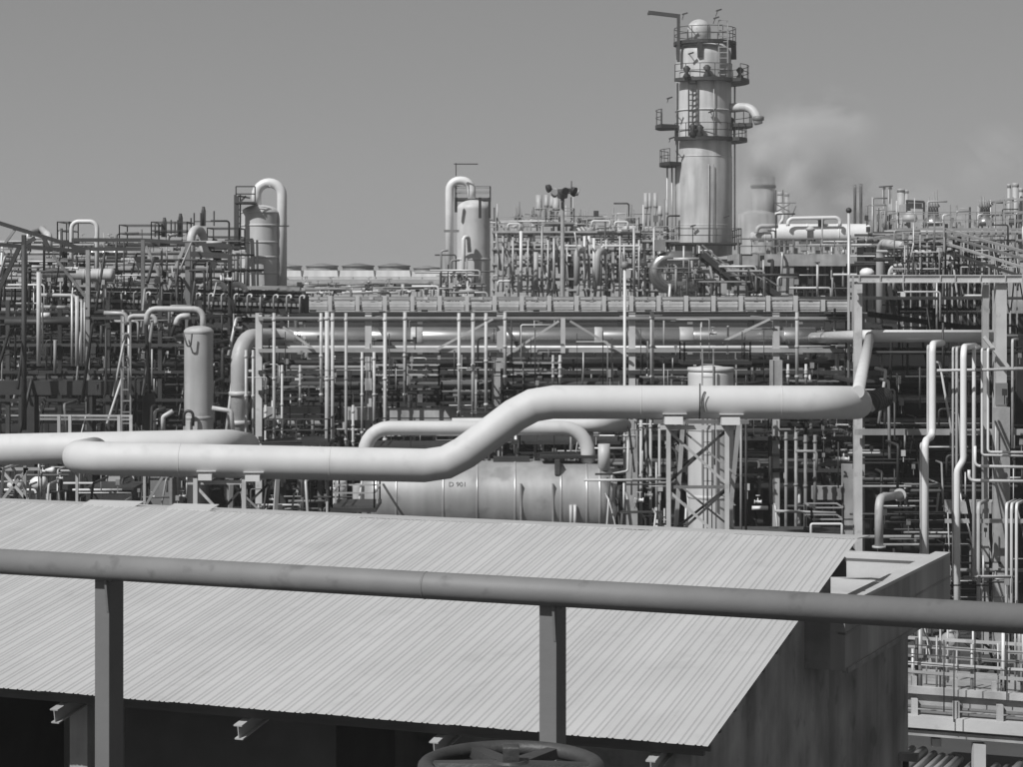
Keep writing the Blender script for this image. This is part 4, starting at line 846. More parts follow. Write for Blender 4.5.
# ------------------------------------------------------------------ the big tower
YTW = 150.0
tr2_ = PX(28.2, YTW); tc = P(703.6, 0, YTW+tr2_); TX, TY = tc.x, YTW+tr2_
def tz_(py): return P(0, py, TY).z
tw = thing('tower', 'tall weathered column tower with ring platforms dominating the skyline', 'tower', Vector((TX, TY, 0)))
zt_ = tz_(47)
part('shell', MB().lathe(Vector((TX,TY,0)), UP, [(tr2_*1.03,0),(tr2_*1.025,tz_(166)),(tr2_*1.0,tz_(140)),(tr2_*.99,zt_-.7),(tr2_*.985,zt_-.6)]+[(tr2_*.985*math.cos(R(a)), zt_-.6+1.1*math.sin(R(a))) for a in range(10,91,10)], 56), 'tower', tw)
for py in (112, 158, 226): part('seam_band', MB().lathe(Vector((TX,TY,tz_(py))), UP, [(tr2_*1.0,0),(tr2_*1.032,.02),(tr2_*1.032,.06),(tr2_,.11)], 56), 'tower', tw)
hx = P(698.5,0,TY).x; rh = PX(11.8, TY)
part('top_dome', MB().lathe(Vector((hx,TY-.4,tz_(48))), UP, [(rh,0),(rh,tz_(31)-tz_(48))]+[(rh*math.cos(R(a)), tz_(31)-tz_(48)+PX(11,TY)*math.sin(R(a))) for a in range(10,91,10)], 32), 'pale', tw)
def ring(py, a0, a1, wd, label=None, hr_=1.15, thick=.26, n_=22, inner=None, cx=0.0):
    z = tz_(py); ri = (inner or tr2_*1.03); ro = ri+wd; vs = []; k = 0
    for i in range(n_+1):
        a = R(a0+(a1-a0)*i/n_)
        for r_, dz in ((ri,0),(ro,0),(ro,-thick),(ri,-thick)): vs.append(Vector((TX+cx+r_*math.cos(a), TY+r_*math.sin(a), z+dz)))
    fs = []
    for i in range(n_):
        b = i*4
        for j in range(4): fs.append((b+j, b+4+j, b+4+(j+1)%4, b+(j+1)%4))
    fs += [(0,1,2,3),(n_*4+3,n_*4+2,n_*4+1,n_*4)]
    p_ = part('platform', MB().add(vs, fs), 'dark', tw, label)
    pts = [Vector((TX+cx+(ro-.06)*math.cos(R(a0+(a1-a0)*i/n_)), TY+(ro-.06)*math.sin(R(a0+(a1-a0)*i/n_)), z)) for i in range(n_+1)]
    mb = MB(); arc = abs(R(a1-a0))*ro/n_; st_ = max(1, round(1.1/arc))
    for i, q in enumerate(pts):
        if i % st_ == 0 or i == n_: mb.beam(q, q+UP*hr_, .05, .05)
        if i:
            for zz in (hr_, hr_*.5): mb.beam(pts[i-1]+UP*zz, q+UP*zz, .045, .045)
    part('railing', mb, 'dark', p_)
    return p_
ring(42.5, 0, 360, .55, 'round top platform of the tower', 1.0, .25, 36, inner=tr2_*.86, cx=.1)
ring(80, -150, -42, .5, hr_=1.0); ring(80.3, -41.5, 75, 1.25, hr_=1.0); ring(138.5, -150, -42, .5, hr_=1.0); ring(138.8, -41.5, 70, 1.1, hr_=1.0); ring(125.5, 148, 205, 1.45, hr_=1.1); ring(163, 140, 215, 1.15, hr_=.95); ring(124, -20, 50, 1.5, hr_=1.1)
for px in (678, 697, 733): part('bracket', MB().beam(Vector((P(px,0,TY).x, TY-(tr2_ if px == 697 else .4), tz_(44.5))), Vector((P(px+.5,0,TY).x, TY-(tr2_*.98 if px == 697 else .3), tz_(60))), .35, .3), 'dark', tw)
part('ladder', MB().ladder(Vector((P(720.5,0,TY).x, TY-tr2_*.96, tz_(80))), tz_(24)-tz_(80), .65, .05), 'galv', tw)
part('ladder', MB().ladder(Vector((P(690,0,TY).x, TY-tr2_*1.05, tz_(138))), tz_(81)-tz_(138), .55, .05), 'dark', tw)
part('cage', MB().beam(Vector((P(716,0,TY).x, TY-tr2_*1.05, tz_(33))), Vector((P(716,0,TY).x, TY-tr2_*1.05, tz_(24))), .06, .06).beam(Vector((P(725,0,TY).x, TY-tr2_*1.0, tz_(33))), Vector((P(725,0,TY).x, TY-tr2_*1.0, tz_(24))), .06, .06).beam(Vector((P(716,0,TY).x, TY-tr2_*1.05, tz_(24))), Vector((P(725,0,TY).x, TY-tr2_*1.0, tz_(24))), .06, .06), 'galv', tw)
for px, y0, y1, r, m, dy in ((711,82,140,.5,'pale',1.04),(706,166,243,.5,'vessel',1.06),(710.5,166,243,.45,'steel',1.06),(734.5,86,250,.9,'galv',.1),(676.6,84,166,1.0,'dark',.35),(676,126,250,1,'steel',.2),(672,166,250,.9,'galv',.0),(667.5,166,250,.8,'galv',-.1),(683,84,140,.9,'dark',.6)):
    part('riser_pipe', MB().tube([Vector((P(px,0,TY).x, TY-tr2_*dy, tz_(y1))), Vector((P(px,0,TY).x, TY-tr2_*dy, tz_(y0)))], PX(r,TY), 8), m, tw)
part('overhead_pipe', MB().tube([Vector((P(728,0,TY).x,TY-.6,tz_(108.5))), Vector((P(751.5,0,TY).x,TY-1.7,tz_(108.5))), Vector((P(755.5,0,TY).x,TY-1.9,tz_(126)))], PX(4.3,TY), 18, 1.2), 'column', tw)
part('flange', MB().lathe(Vector((P(755.3,0,TY).x,TY-1.9,tz_(123))), UP, [(PX(4.4,TY),0),(PX(5.6,TY),.05),(PX(5.6,TY),.3),(PX(4.4,TY),.35)], 14), 'steel', tw)
part('davit', MB().beam(Vector((P(677,0,TY).x,TY-1.4,tz_(64))), Vector((P(677,0,TY).x,TY-1.4,tz_(17))), .22, .22).beam(Vector((P(678.5,0,TY).x,TY-1.4,tz_(18.8))), Vector((P(647,0,TY).x,TY-1.4,tz_(15))), .2, .28).beam(Vector((P(647.5,0,TY).x,TY-1.4,tz_(17.5))), Vector((P(647.5,0,TY).x,TY-1.4,tz_(15))), .18, .18), 'dark', tw)
for px, py in ((704,75),(731,124),(690,133),(697,134),(684,76),(740,74)): part('valve', MB().lathe(Vector((P(px,0,TY).x, TY-tr2_*1.15 if px < 728 else TY, tz_(py))), UP, [(.1,-.5),(.3,-.3),(.12,0),(.3,.3),(.1,.5)], 8), 'dark', tw)
for px, py in ((682,18),(713,22),(715.5,14.5),(667,101),(669,140.5),(688,57),(708,114.5),(690,227),(723,218)):
    a = Vector((P(px-2.5,0,TY).x, TY-tr2_*1.12, tz_(py+.8))); part('lamp_bracket', MB().beam(a, a+Vector((PX(5.5,TY),0,PX(1.8,TY))), .12, .1).beam(a+Vector((PX(2,TY),0,.1)), Vector((P(px,0,TY).x, TY-.2, tz_(py+2))), .04, .04), 'dark', tw)
# foot of the tower: deck, vertical C-bend, boxes, stairs
platform('railed service deck wrapped round the foot of the tower', 668, 742, 242.5, YTW-3, YTW+4, 1.0, 'dark', mr='dark', legs=0.0)
cbend = pipe([(692, 257.5, 133), (655, 257.5, 133), (655, 287, 133), (692, 288, 133.5)], 6.4, 'alu', 'huge grey C-shaped bend of duct left of the tower foot', seg=22, fil=.93)
solo('valve_box', MB().box(tuple(P(655,251,132.4)), tuple(P(664.5,240,133.4))), 'steel', 'grey box sitting on the huge C-shaped bend', 'box')
solo('reactor_block', MB().box((P(678,0,140).x,139,0), (P(735,0,140).x,146,P(0,257,140).z)).box((P(676,0,140).x,138.8,P(0,259.5,140).z), (P(737,0,140).x,146.2,P(0,257.01,140).z)), 'vessel', 'block-shaped weathered base housing under the tower deck', 'housing')
for i, (a, b, c, d) in enumerate(((697,254,735,285),(742,276,775,296))):
    stc = thing('staircase', ('dark open staircase slanting down from the tower deck', 'small dark staircase slanting down under the concrete deck')[i], 'staircase', P((a+c)/2, d, 130))
    for o_ in (0, 5): part('stringer', MB().beam(P(a+o_,b,130-.2*o_), P(c+o_,d,130-.2*o_), .3, .35), 'dark', stc)
    for o_ in (0, 5): part('handrail', MB().beam(P(a+o_,b-9,130-.2*o_), P(c+o_,d-9,130-.2*o_), .09, .09), 'steel', stc)
    for k in range(8):
        p0 = P(a,b,130).lerp(P(c,d,130), k/7); part('tread', MB().box((p0.x-.25,p0.y-1.0,p0.z-.03),(p0.x+.55,p0.y+.05,p0.z+.03)), 'dark', stc)
        part('baluster', MB().beam(p0, p0+UP*PX(9,130), .05, .05), 'steel', stc)
clutter(90, 668, 780, 258, 295, 126, 138, DK+['dark','black','galv','steel'], 'in the tangle below the tower deck', 'below the tower deck', 36, .6, 1.5)

# ------------------------------------------------------------------ concrete deck with the white heat exchanger, chimney
YD = 134.0
cd_ = thing('concrete_deck', 'broad concrete deck on piers carrying the white horizontal exchanger', 'deck', Vector((P(800,0,YD).x, YD, 0)))
part('edge_beam', MB().box((P(735,0,YD).x, YD, P(0,266,YD).z), (P(878,0,YD).x, YD+.8, P(0,254,YD).z)), 'conc', cd_)
part('slab', MB().box((P(735,0,YD).x, YD+.81, P(0,260,YD).z), (P(878,0,YD).x, YD+16, P(0,254.2,YD).z)), 'conc', cd_)
for px in (788, 870, 740): part('pier', MB().box((P(px-6,0,YD).x, YD+.1, 0), (P(px+6,0,YD).x, YD+1.1, P(0,266.1,YD).z)), 'conc', cd_)
part('railing', MB().railing([P(738,254,YD+.2), P(876,254,YD+.2)], 1.0, .9, .035), 'steel', cd_)
part('railing', MB().railing([P(738,254,YD+5), P(876,254,YD+5)], 1.0, 2, .03), 'dark', cd_)
part('under_deck_shade', MB().box((P(700,0,YD).x, YD+9, 0), (P(880,0,YD).x, YD+9.5, P(0,260.1,YD).z)), 'black', cd_)  # black panel standing for the shade under the deck
hx_ = hvessel('big white horizontal exchanger lying on the concrete deck', 776, 868, 234, 10.2, 140, 'bright')
hvessel('pale horizontal exchanger head at the left end of the big white exchanger', 752, 770, 237, 5, 139, 'pale')
part('channel_flange', MB().lathe(P(776, 235.5, 140), Vector((1,0,0)), [(PX(8.5,140),0),(PX(9.6,140),.05),(PX(9.6,140),.4),(PX(8.5,140),.45)], 24), 'vessel', hx_)
pipe([(756.5, 233, 138.5), (756.5, 226, 138.5), (778, 226, 138.5)], 2.3, 'vessel', 'dull bent pipe at the left end of the big white exchanger', seg=12, fil=.4)
pipe([(788, 226, 139), (788, 218.5, 139), (840, 217.5, 139), (840, 226, 139)], 1.9, 'bright', 'gleaming white loop pipe above the big white exchanger', seg=14, fil=.35)
pipe([(775, 214, 142), (783, 213, 142), (783, 219, 142), (779, 225, 142)], 1.6, 'bright', 'small white hooked pipe left of the gleaming loop', seg=10, fil=.3)
solo('nozzle', MB().lathe(P(810.5,241,138.6), UP, [(.22,0),(.22,.7),(.3,.7),(.3,.85),(.12,1.0)], 14), 'vessel', 'grey nozzle standing in front of the big white exchanger', 'nozzle')
solo('nozzle', MB().lathe(P(821,226,139.5), UP, [(.2,0),(.2,.4),(.3,.4),(.3,.5),(.1,.55)], 12), 'dark', 'dark nozzle on top of the big white exchanger', 'nozzle')
clutter(40, 748, 876, 240, 254, 135, 140, ['dark','steel','galv'], 'on the concrete deck under the white exchanger', 'under the white exchanger', 37, .5, 1.1)
clutter(34, 796, 880, 274, 295, 128, 140, DK+DK+['galv','pale'], 'in the dark space below the concrete deck', 'below the concrete deck', 38, .5, 1.3)
pipe([(817.5, 296, 126), (817.5, 263, 126)], 1.2, 'pale', 'slim pale standpipe in front of the dark space below the concrete deck', seg=8)
solo('lamp_pole', MB().tube([P(817.5, 263, 126), P(817.5, 262, 126)], .16, 8), 'dark', 'dark cap on the slim standpipe below the concrete deck', 'cap')
YC = 178.0
ch = thing('chimney', 'broad grey chimney half lost in steam right of the tower', 'chimney', Vector((P(764,0,YC).x, YC, 0)))
rc = PX(11.5, YC)
part('stack', MB().lathe(Vector((P(763.3,0,YC).x, YC, P(0,240,YC).z)), UP, [(rc*1.05,0),(rc,P(0,177,YC).z-P(0,240,YC).z),(rc*.9,P(0,177,YC).z-P(0,240,YC).z)], 28), 'sooty', ch)
part('base_drum', MB().lathe(Vector((P(758,0,YC).x, YC, 0)), UP, [(PX(21,YC),0),(PX(20,YC),P(0,215,YC).z),(PX(12,YC),P(0,214,YC).z+.3)], 28), 'sooty', ch)
part('ring', MB().lathe(Vector((P(763.3,0,YC).x, YC, P(0,188.5,YC).z)), UP, [(rc,0),(rc*1.1,.05),(rc*1.1,.25),(rc,.3)], 28), 'dark', ch)
for i, (px, y0, y1, r, Y) in enumerate(((780.5,192,222,3,170),(787,193,220,2.2,170),(855,185,200,1.4,185),(861,184,212,1.5,185),(884,186,206,1.5,190),(890,186,206,1.8,190),(901,189,212,3.6,188),(906.5,190,214,2,188),(1009,184,222,1.8,150),(1015.5,183,224,3,150),(1021,188,224,2,151))):
    c = P(px, y1+30, Y); h = PX(y1-y0+30, Y); r_ = PX(r, Y)
    st = thing('exhaust_stack', ('tall' if y0 < 187 else 'short')+(' stout' if r >= 3 else ' slim')+' stack '+('right of the chimney', 'in the steam right of the chimney', 'at the right picture edge')[0 if i < 2 else 1 if i < 8 else 2]+', '+ORD[(i, i-2, i-8)[0 if i < 2 else 1 if i < 8 else 2]]+' from the left', 'stack', c, 'stacks right of the chimney')
    part('shell', MB().lathe(c, UP, [(r_,0),(r_,h),(r_*.8,h)], 12), 'dark' if i in (2,3) else 'vessel', st)
    part('cap_ring', MB().lathe(c+UP*(h-.3), UP, [(r_,0),(r_*1.12,.02),(r_*1.12,.2),(r_,.22)], 12), 'steel', st)
bars('lattice_bracket', 'dark lattice bracket right of the chimney above the exchanger', 'bracket', [(776,212,790,204),(776,204,790,212),(774,203,796,203),(776,190,776,225),(783,190,783,203),(790,222,796,206)], 168, 'dark', 1)
bars('tee_gantry', 'small T-shaped gantry on the skyline in the steam', 'gantry', [(879,187,893,186),(884,186,884,204),(890,186,890,204)], 186, 'dark', 1.1)

# ------------------------------------------------------------------ right: tanks, houses and railings on the skyline
YR2 = 130.0
ph = thing('penthouse', 'pale framed penthouse box on the right skyline', 'penthouse', P(915, 228, YR2))
part('wall', MB().box((P(908,0,YR2).x,YR2,P(0,228,YR2).z),(P(922,0,YR2).x,YR2+3,P(0,203,YR2).z)), 'pale', ph)
part('frame', MB().beam(P(906,201,YR2-.2),P(924,202,YR2-.2),.15,.15).beam(P(924,202,YR2-.2),P(924,229,YR2-.2),.12,.12).beam(P(907,201,YR2-.2),P(907,229,YR2-.2),.1,.1), 'dark', ph)
for i, (px, py, r, m) in enumerate(((933,226,11,'alu'),(985,226,10,'alu'),(910,222,8,'pale'))):
    c = P(px, py, 126); r_ = PX(r, 126)
    dm = thing('dome_vent', ('shiny dome with spiky valves right of the pale penthouse', 'shiny dome with spiky valves near the right picture edge', 'low pale dome in front of the penthouse')[i], 'vent', c)
    part('dome', MB().lathe(c, UP, [(r_*.8,0),(r_*.95,PX(3,126)),(r_*.8,PX(7,126)),(r_*.35,PX(10,126)),(r_*.3,PX(11,126))], 20), m, dm)
    for k in range(4 if i < 2 else 0):
        q = c+Vector(((k-1.5)*r_*.25, 0, PX(10,126))); part('valve_spike', MB().lathe(q, UP, [(.12,0),(.06,.5),(.18,.6),(.05,.8),(.03,rnd.uniform(.9,1.6))], 6), 'steel', dm)
platform('long railed walkway on the right skyline', 898, 1030, 228, 118, 121, .9, 'galv', mr='galv')
pipe([(943,226,119),(943,215,119),(948,215,119)], .9, 'bright', 'small white hooked vent pipe right of the left shiny dome', seg=8, fil=.1)
pipe([(978,226,119),(978,215,119),(983,214,119)], .9, 'bright', 'small white hooked vent pipe left of the right shiny dome', seg=8, fil=.1)
et, _, _ = rack('equipment_tower', 'pale open equipment tower at the right picture edge on the skyline', 'process unit', [1004, 1013, 1026], [199, 212, 228], 140, 146, 197, 1.6, 1.2, 'galv', 'galv')
clutter(60, 868, 1023, 219, 231, 122, 134, ['galv','steel','dark','pale','galv'], '', 'along the right skyline', 39, .4, 1.0, 'vwwk')
clutter(40, 866, 910, 216, 240, 138, 150, ['galv','steel','dark'], '', 'right of the exchanger', 40, .4, 1.0, 'vvwk')
# rows of racks below that skyline
gr_, _, _ = rack('gallery_rack', 'grey rack of many close posts at the right under the skyline walkway', 'pipe rack', [903,911,920,927,934,945,952,961,968,974.5,982,989,996,1003,1010,1017,1026], [232, 240], 92, 104, 230, 1.6, 1.3, 'galv', 'galv', nlit=9, mrear='black')
part('post_gap_shade', MB().box((P(906,0,92).x, 104.6, 0), (P(1060,0,92).x, 105, P(0,241,104.6).z)), 'black', gr_)  # black panel added for the shade between the posts
ga, gb = P(944, 229, 90), P(1040, 256, 74)
for o_, m in ((0,'galv'),(.28,'steel'),(.6,'galv'),(.95,'dark')): part('sloping_rail', MB().beam(ga-UP*o_, gb-UP*o_, .11, .09), m, gr_)
for px in (911, 952): part('brace', MB().beam(P(px-7, 268, 91), P(px, 236, 91), .14, .14), 'pale', gr_)
levels([236, 246, 256, 266], 880, 1040, 92.5, 103, 7, .8, 2.2, ['galv','dark','steel','black','dark'], 'in the close-posted rack at the right', 'pipes in the close-posted rack', 42)
pipe([(880.5, 330, 96), (880.5, 243, 96), (905, 246, 92)], 4.4, 'vessel', 'thick pale duct with an elbow left of the close-posted rack', seg=18, fil=.6)
pipe([(889.5, 290, 90), (889.5, 265.5, 90), (918, 265.5, 90)], 1.9, 'pale', 'outer of two nested bent pipes left of the close-posted rack', seg=10, fil=.35)
pipe([(894, 290, 90), (894, 270, 90), (918, 270, 90)], 1.8, 'pale', 'inner of two nested bent pipes left of the close-posted rack', seg=10, fil=.3)
solo('tank_cap', MB().lathe(P(867,276,84), UP, [(.3,0),(.3,.18),(.2,.3),(.02,.34)], 16), 'bright', 'white rounded cap behind the right gantry beam', 'cap')

# ------------------------------------------------------------------ right: heavy gantry
YG = 68.0
gt = thing('gantry', 'heavy pale steel gantry with thick columns at the right', 'gantry', Vector((P(940,0,YG).x, YG, 0)))
gb_ = part('girder', MB().ibeam(P(848, 278.8, YG), P(1040, 278.8, YG), PX(4,YG), PX(8,YG), PX(1,YG)), 'pale', gt)
for px in (859, 880, 903, 940, 955, 980, 1005, 1022): part('stiffener', MB().box((P(px-.6,0,YG).x, YG-PX(2,YG), P(0,282,YG).z), (P(px+.6,0,YG).x, YG-.005, P(0,275.8,YG).z)), 'galv', gt)
for a, b, y0, dy in ((857,865,284,.5),(985,991,284,.3),(997,1007.5,283,.1),(1011,1016,290,2.5)):
    part('column', MB().box((P(a,0,YG).x, YG+dy, 0), (P(b,0,YG).x, YG+dy+PX(b-a,YG), P(0,y0,YG).z)), 'pale', gt)
part('splice_plate', MB().box((P(996,0,YG).x, YG+.05, P(0,405,YG).z), (P(1008,0,YG).x, YG+.099, P(0,383,YG).z)), 'steel', gt)
part('pedestal', MB().box((P(993,0,YG).x, YG-.2, 0), (P(1008.5,0,YG).x, YG+.098, P(0,407,YG).z)), 'conc', gt)
part('brace', MB().beam(P(984, 337, YG-.3), P(1008, 367, YG-.3), PX(3,YG), PX(3.4,YG)), 'pale', gt)
for a, b in ((853,848.5),(848.5,856)): part('rail_post', MB().beam(P(a, 330, YG-.2), P(a, 275, YG-.2), .07, .07), 'galv', gt)
part('lower_beam', MB().beam(P(855, 432, YG+.2), P(1040, 432, YG+.2), PX(4,YG), PX(6,YG)), 'conc', gt)
part('lower_beam', MB().beam(P(945, 521, YG-1), P(1040, 521, YG-1), PX(3,YG), PX(4,YG)), 'galv', gt)
for y in (512,): part('concrete_beam', MB().box((P(955,0,YG).x, YG+1, P(0,517,YG).z), (P(1012,0,YG).x, YG+1.8, P(0,505,YG).z)), 'conc', gt)
part('deck', MB().box((P(850,0,YG).x, YG+3, P(0,300,YG).z), (P(1045,0,YG).x, YG+12, P(0,297,YG).z)), 'dark', gt)
part('deck', MB().box((P(870,0,YG).x, YG+4, P(0,388,YG).z), (P(1045,0,YG).x, YG+13, P(0,385,YG).z)), 'dark', gt)
mt = thing('ball_mast', 'slim grey mast with a ball head standing left of the heavy gantry', 'mast', P(848.8, 330, 74)-UP*3)
part('pole', MB().tube([P(848.8, 400, 74), P(848.8, 210, 74)], PX(1.5,74), 10), 'galv', mt)
part('ball', MB().lathe(P(848.8, 213, 74), UP, [(.03,0),(.09,.03),(.11,.09),(.09,.16),(.02,.2)], 14), 'dark', mt)
hvp = hvessel('shiny tank half hidden under the heavy gantry', 900, 980, 311, 3.2, 76, 'alu')
bars('skewed_beam', 'dark skewed beam crossing under the heavy gantry', 'beam', [(868,314,984,330,'black',5),(889,286,895,318,'dark',4)], 72, 'black', 4)
rv = [(932.3,344,436,3.6,'bright','stoutest of the white riser pipes left of the gantry column'),(928,346,436,1.4,'pale','thin riser hugging the stout white riser'),(953,348,452,1.2,'pale','first thin riser right of the stout white riser'),
      (956.8,348,452,1.5,'pale','second thin riser right of the stout white riser'),(974,348,452,2.0,'bright','bright riser in front of the dark deck right of the thick riser'),(982,349,452,1.2,'bright','thin bright riser next to the gantry column'),(988,349,452,1.3,'bright','thin bright riser touching the gantry column'),(1012.5,340,448,1.4,'pale','pale riser right of the gantry column')]
for px, y0, y1, r, m, lb in rv:
    pts = [P(px,y1,64), P(px,y0,64), P(px+5,y0-1,66)]
    if px in (953, 956.8, 974): pts = [P(px,y1+130,64)]+pts[1:]
    elif px == 932.3: pts = [P(925,660,63), P(925,441,63), P(932.3,436,64), P(932.3,y0,64), P(942,y0-1,66)]
    elif px == 928: pts = [P(921,660,63), P(921,444,63), P(928,440,64), P(928,y0,64), P(934,y0,66)]
    elif px == 982: pts = [P(1040,456.5,64), P(982,455,64), P(982,y0,64), P(988,y0,66)]
    elif px == 988: pts = [P(1040,452.5,64), P(988,452,64), P(988,y0,64), P(994,y0,66)]
    solo('riser', MB().tube(pts, PX(r,64), 12, PX(r*2.4,64)), m, lb, 'pipe', 'risers at the right')
pipe([(957, 700, 62), (957, 470, 62), (963.5, 460, 62), (963.5, 347, 62), (975, 346, 65)], 3.3, 'bright', 'long thick white riser running down past the parapet corner at the right', seg=16, fil=.35)
pipe([(975, 446, 63), (975, 466, 63), (1040, 467.5, 63)], 1.5, 'bright', 'white pipe turning off to the right below the risers', seg=10, fil=.15)
pipe([(969, 470, 63), (969, 480.5, 63), (1040, 481.5, 63)], 1.6, 'bright', 'lowest white pipe turning off to the right picture edge', seg=10, fil=.15)
pipe([(937, 370.5, 63.5), (1030, 369, 63.5)], 1.4, 'pale', 'level pale pipe crossing in front of the risers', seg=8)
for i, (px, r) in enumerate(((978.5,2.0),(1006.5,1.6),(1011.5,1.5),(1016.5,1.6))):
    pipe([(px, 690, 61), (px, 504, 61), (px+9, 500, 63.5)], r, 'bright' if i else 'pale', ('grey', 'first white', 'second white', 'third white')[i]+' hooked standpipe at the lower right edge', group='hooked standpipes at the lower right', seg=10, fil=.2)
clutter(90, 886, 1023, 236, 275, 86, 91, DK+DK+['galv','pale'], '', 'in the close-posted rack', 62, .4, 1.1)
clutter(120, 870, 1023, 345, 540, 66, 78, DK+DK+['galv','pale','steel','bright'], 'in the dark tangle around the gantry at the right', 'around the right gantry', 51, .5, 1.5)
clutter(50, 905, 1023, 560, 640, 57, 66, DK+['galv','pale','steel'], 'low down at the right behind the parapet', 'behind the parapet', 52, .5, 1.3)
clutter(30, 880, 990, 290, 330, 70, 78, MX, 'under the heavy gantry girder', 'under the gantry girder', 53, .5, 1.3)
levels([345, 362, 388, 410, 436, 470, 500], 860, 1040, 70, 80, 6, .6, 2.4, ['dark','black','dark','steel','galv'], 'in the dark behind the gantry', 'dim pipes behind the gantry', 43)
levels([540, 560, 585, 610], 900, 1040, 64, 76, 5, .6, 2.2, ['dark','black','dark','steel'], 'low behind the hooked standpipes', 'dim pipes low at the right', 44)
bh = thing('bellows', 'dark ribbed bellows behind the end of the white S-bend pipe', 'bellows', P(897, 404, 60))
part('sleeve', MB().lathe(P(868, 404, 56.5), Vector((.3,1,0)), [(PX(9,58),0),(PX(9,58),4)], 20), 'dark', bh)
for k in range(7): part('rib', MB().lathe(P(868, 404, 56.5)+Vector((.287,.958,0))*(.4+.5*k), Vector((.3,1,0)), [(PX(9,58),0),(PX(11,58),.05),(PX(11,58),.16),(PX(9,58),.2)], 20), 'dark', bh)
# dark block behind the gantry
eh = thing('dark_block', 'plain black block behind the gantry at the right', 'building', Vector((P(950,0,82).x, 84, 0)))
for k in range(5): part('backdrop_bay', MB().box((P(862,0,82).x+k*1.65, 82, 0), (P(862,0,82).x+k*1.65+1.6, 84, P(0,335,82).z)), 'black', eh)

# ------------------------------------------------------------------ lower right: concrete pipe bridge running along the eaves direction
YLB = 46.0
O = P(900, 691, YLB); E = -D1
lbg = thing('concrete_pipe_bridge', 'pale concrete pipe bridge at the lower right corner', 'bridge', Vector((O.x+2, O.y, 0)))
def along(t, py, dy=0.0):     # a point t metres to the right of O, at the height shown at row py there, dy metres behind the front
    z = P(900, py, YLB).z; q = O+E*t+D2*dy; return Vector((q.x, q.y, z))
part('top_beam', MB().beam(along(-.6, 688.5), along(5, 688.5), .16, .15), 'conc', lbg)
part('web_panel', MB().beam(along(-.6, 698, .12), along(5, 698, .12), .08, .42), 'conc', lbg)
part('bottom_beam', MB().beam(along(-.6, 719, -.05), along(5, 719, -.05), .3, .26), 'slab', lbg)
part('edge_beam', MB().beam(along(-.6, 731, .02), along(5, 731, .02), .18, .12), 'conc', lbg)
for t in (.33, 1.25, 2.2, 3.1): part('stub_post', MB().beam(along(t, 714, -.05), along(t, 697, -.05), .13, .13), 'pale', lbg)
for t in (.3, 1.2, 2.05, 3.0): part('stub_post', MB().beam(along(t, 687, .1), along(t, 676, .1), .1, .1), 'galv', lbg)
for py in (705, 710): part('rail', MB().beam(along(-.6, py, .05), along(5, py, .05), .05, .05), 'steel', lbg)
for i, (py, dy) in enumerate(((676,.6),(671,1.1),(667,1.6),(662,2.2),(658,2.8))): part('deck_rail', MB().beam(along(-.6, py, dy), along(6, py, dy), .07, .07), ['galv','pale','steel'][i % 3], lbg)
part('deck', MB().hexa([along(-1,721,.2), along(6,721,.2), along(6,721,6), along(-1,721,6)], [along(-1,716,.2), along(6,716,.2), along(6,716,6), along(-1,716,6)]), 'conc', lbg)
part('pier', MB().beam(along(1.72, 900, .1)-UP*2, along(1.72, 738, .1), .26, .26), 'pale', lbg)
part('cross_beam', MB().beam(along(.75, 738, .3), along(.75, 746, .3), .2, .2), 'conc', lbg)
for i, (t, r, py) in enumerate(((-.2,.06,748),(.18,.07,748),(.42,.11,750),(.66,.08,752),(.85,.09,754),(1.02,.08,754),(1.22,.10,755),(1.5,.05,758),(2.05,.10,760),(2.3,.10,760),(2.62,.16,757),(2.95,.09,762))):
    a = along(t, py+5, .6); solo('yard_pipe', MB().tube([a, a-D3*7], r, 12), 'bright' if i % 3 else 'pale', 'sunlit pipe slanting out from under the concrete bridge, '+ORD[i]+' from the left', 'pipe', 'sunlit pipes under the concrete bridge')
for row, dy0 in enumerate((.6, 1.7, 2.8)):
    ts = sorted(rnd.uniform(.05, 4) for _ in range(14))
    for i, t in enumerate(ts):
        dy = dy0+rnd.uniform(0, .8); h = rnd.uniform(.4, 1.5); q = along(t, 690, dy); m_ = rnd.choice(['pale','galv','bright','steel','dark'])
        solo('standpipe', MB().tube([q-UP*.3, q+UP*h], rnd.choice((.018,.025,.04,.055)), 8), m_, ADJ[m_]+' upright pipe on the concrete bridge, '+ORD[i]+' from the left, '+('front', 'middle', 'back')[row]+' row', 'pipe', 'upright pipes on the concrete bridge')
vd = P(948.5, 640, 50)
vdo = thing('round_flap', 'grey round flap valve above the concrete bridge', 'valve', vd-UP*.5)
part('disc', MB().lathe(vd, Vector((-.5,-1,.15)), [(.08,-.04),(.17,-.03),(.19,0),(.16,.03),(.06,.05)], 20), 'steel', vdo)
part('arm', MB().tube([vd+UP*.2, vd+UP*.27+Vector((.25,.05,0)), vd-UP*.6+Vector((.1,.05,0))], .04, 8, .1), 'galv', vdo)
for i in range(3):
    q = along(-.3, 664-6*i, .3+.4*i); solo('cable', MB().tube([q, q+E*2.5-UP*.05, q+E*5], .012, 6), 'dark', 'thin dark cable strung above the concrete bridge, '+ORD[i]+' from below', 'cable', 'cables above the concrete bridge')
for i, (px, y0, y1) in enumerate(((944,640,712),(954,650,722),(975,632,690),(1007,640,700))):
    solo('thin_pole', MB().tube([P(px, y1, 45), P(px, y0, 45)], .014, 6), 'dark', ('first','second','third','fourth')[i]+' thin dark pole from the left in front of the concrete bridge', 'pole', 'thin poles at the concrete bridge')

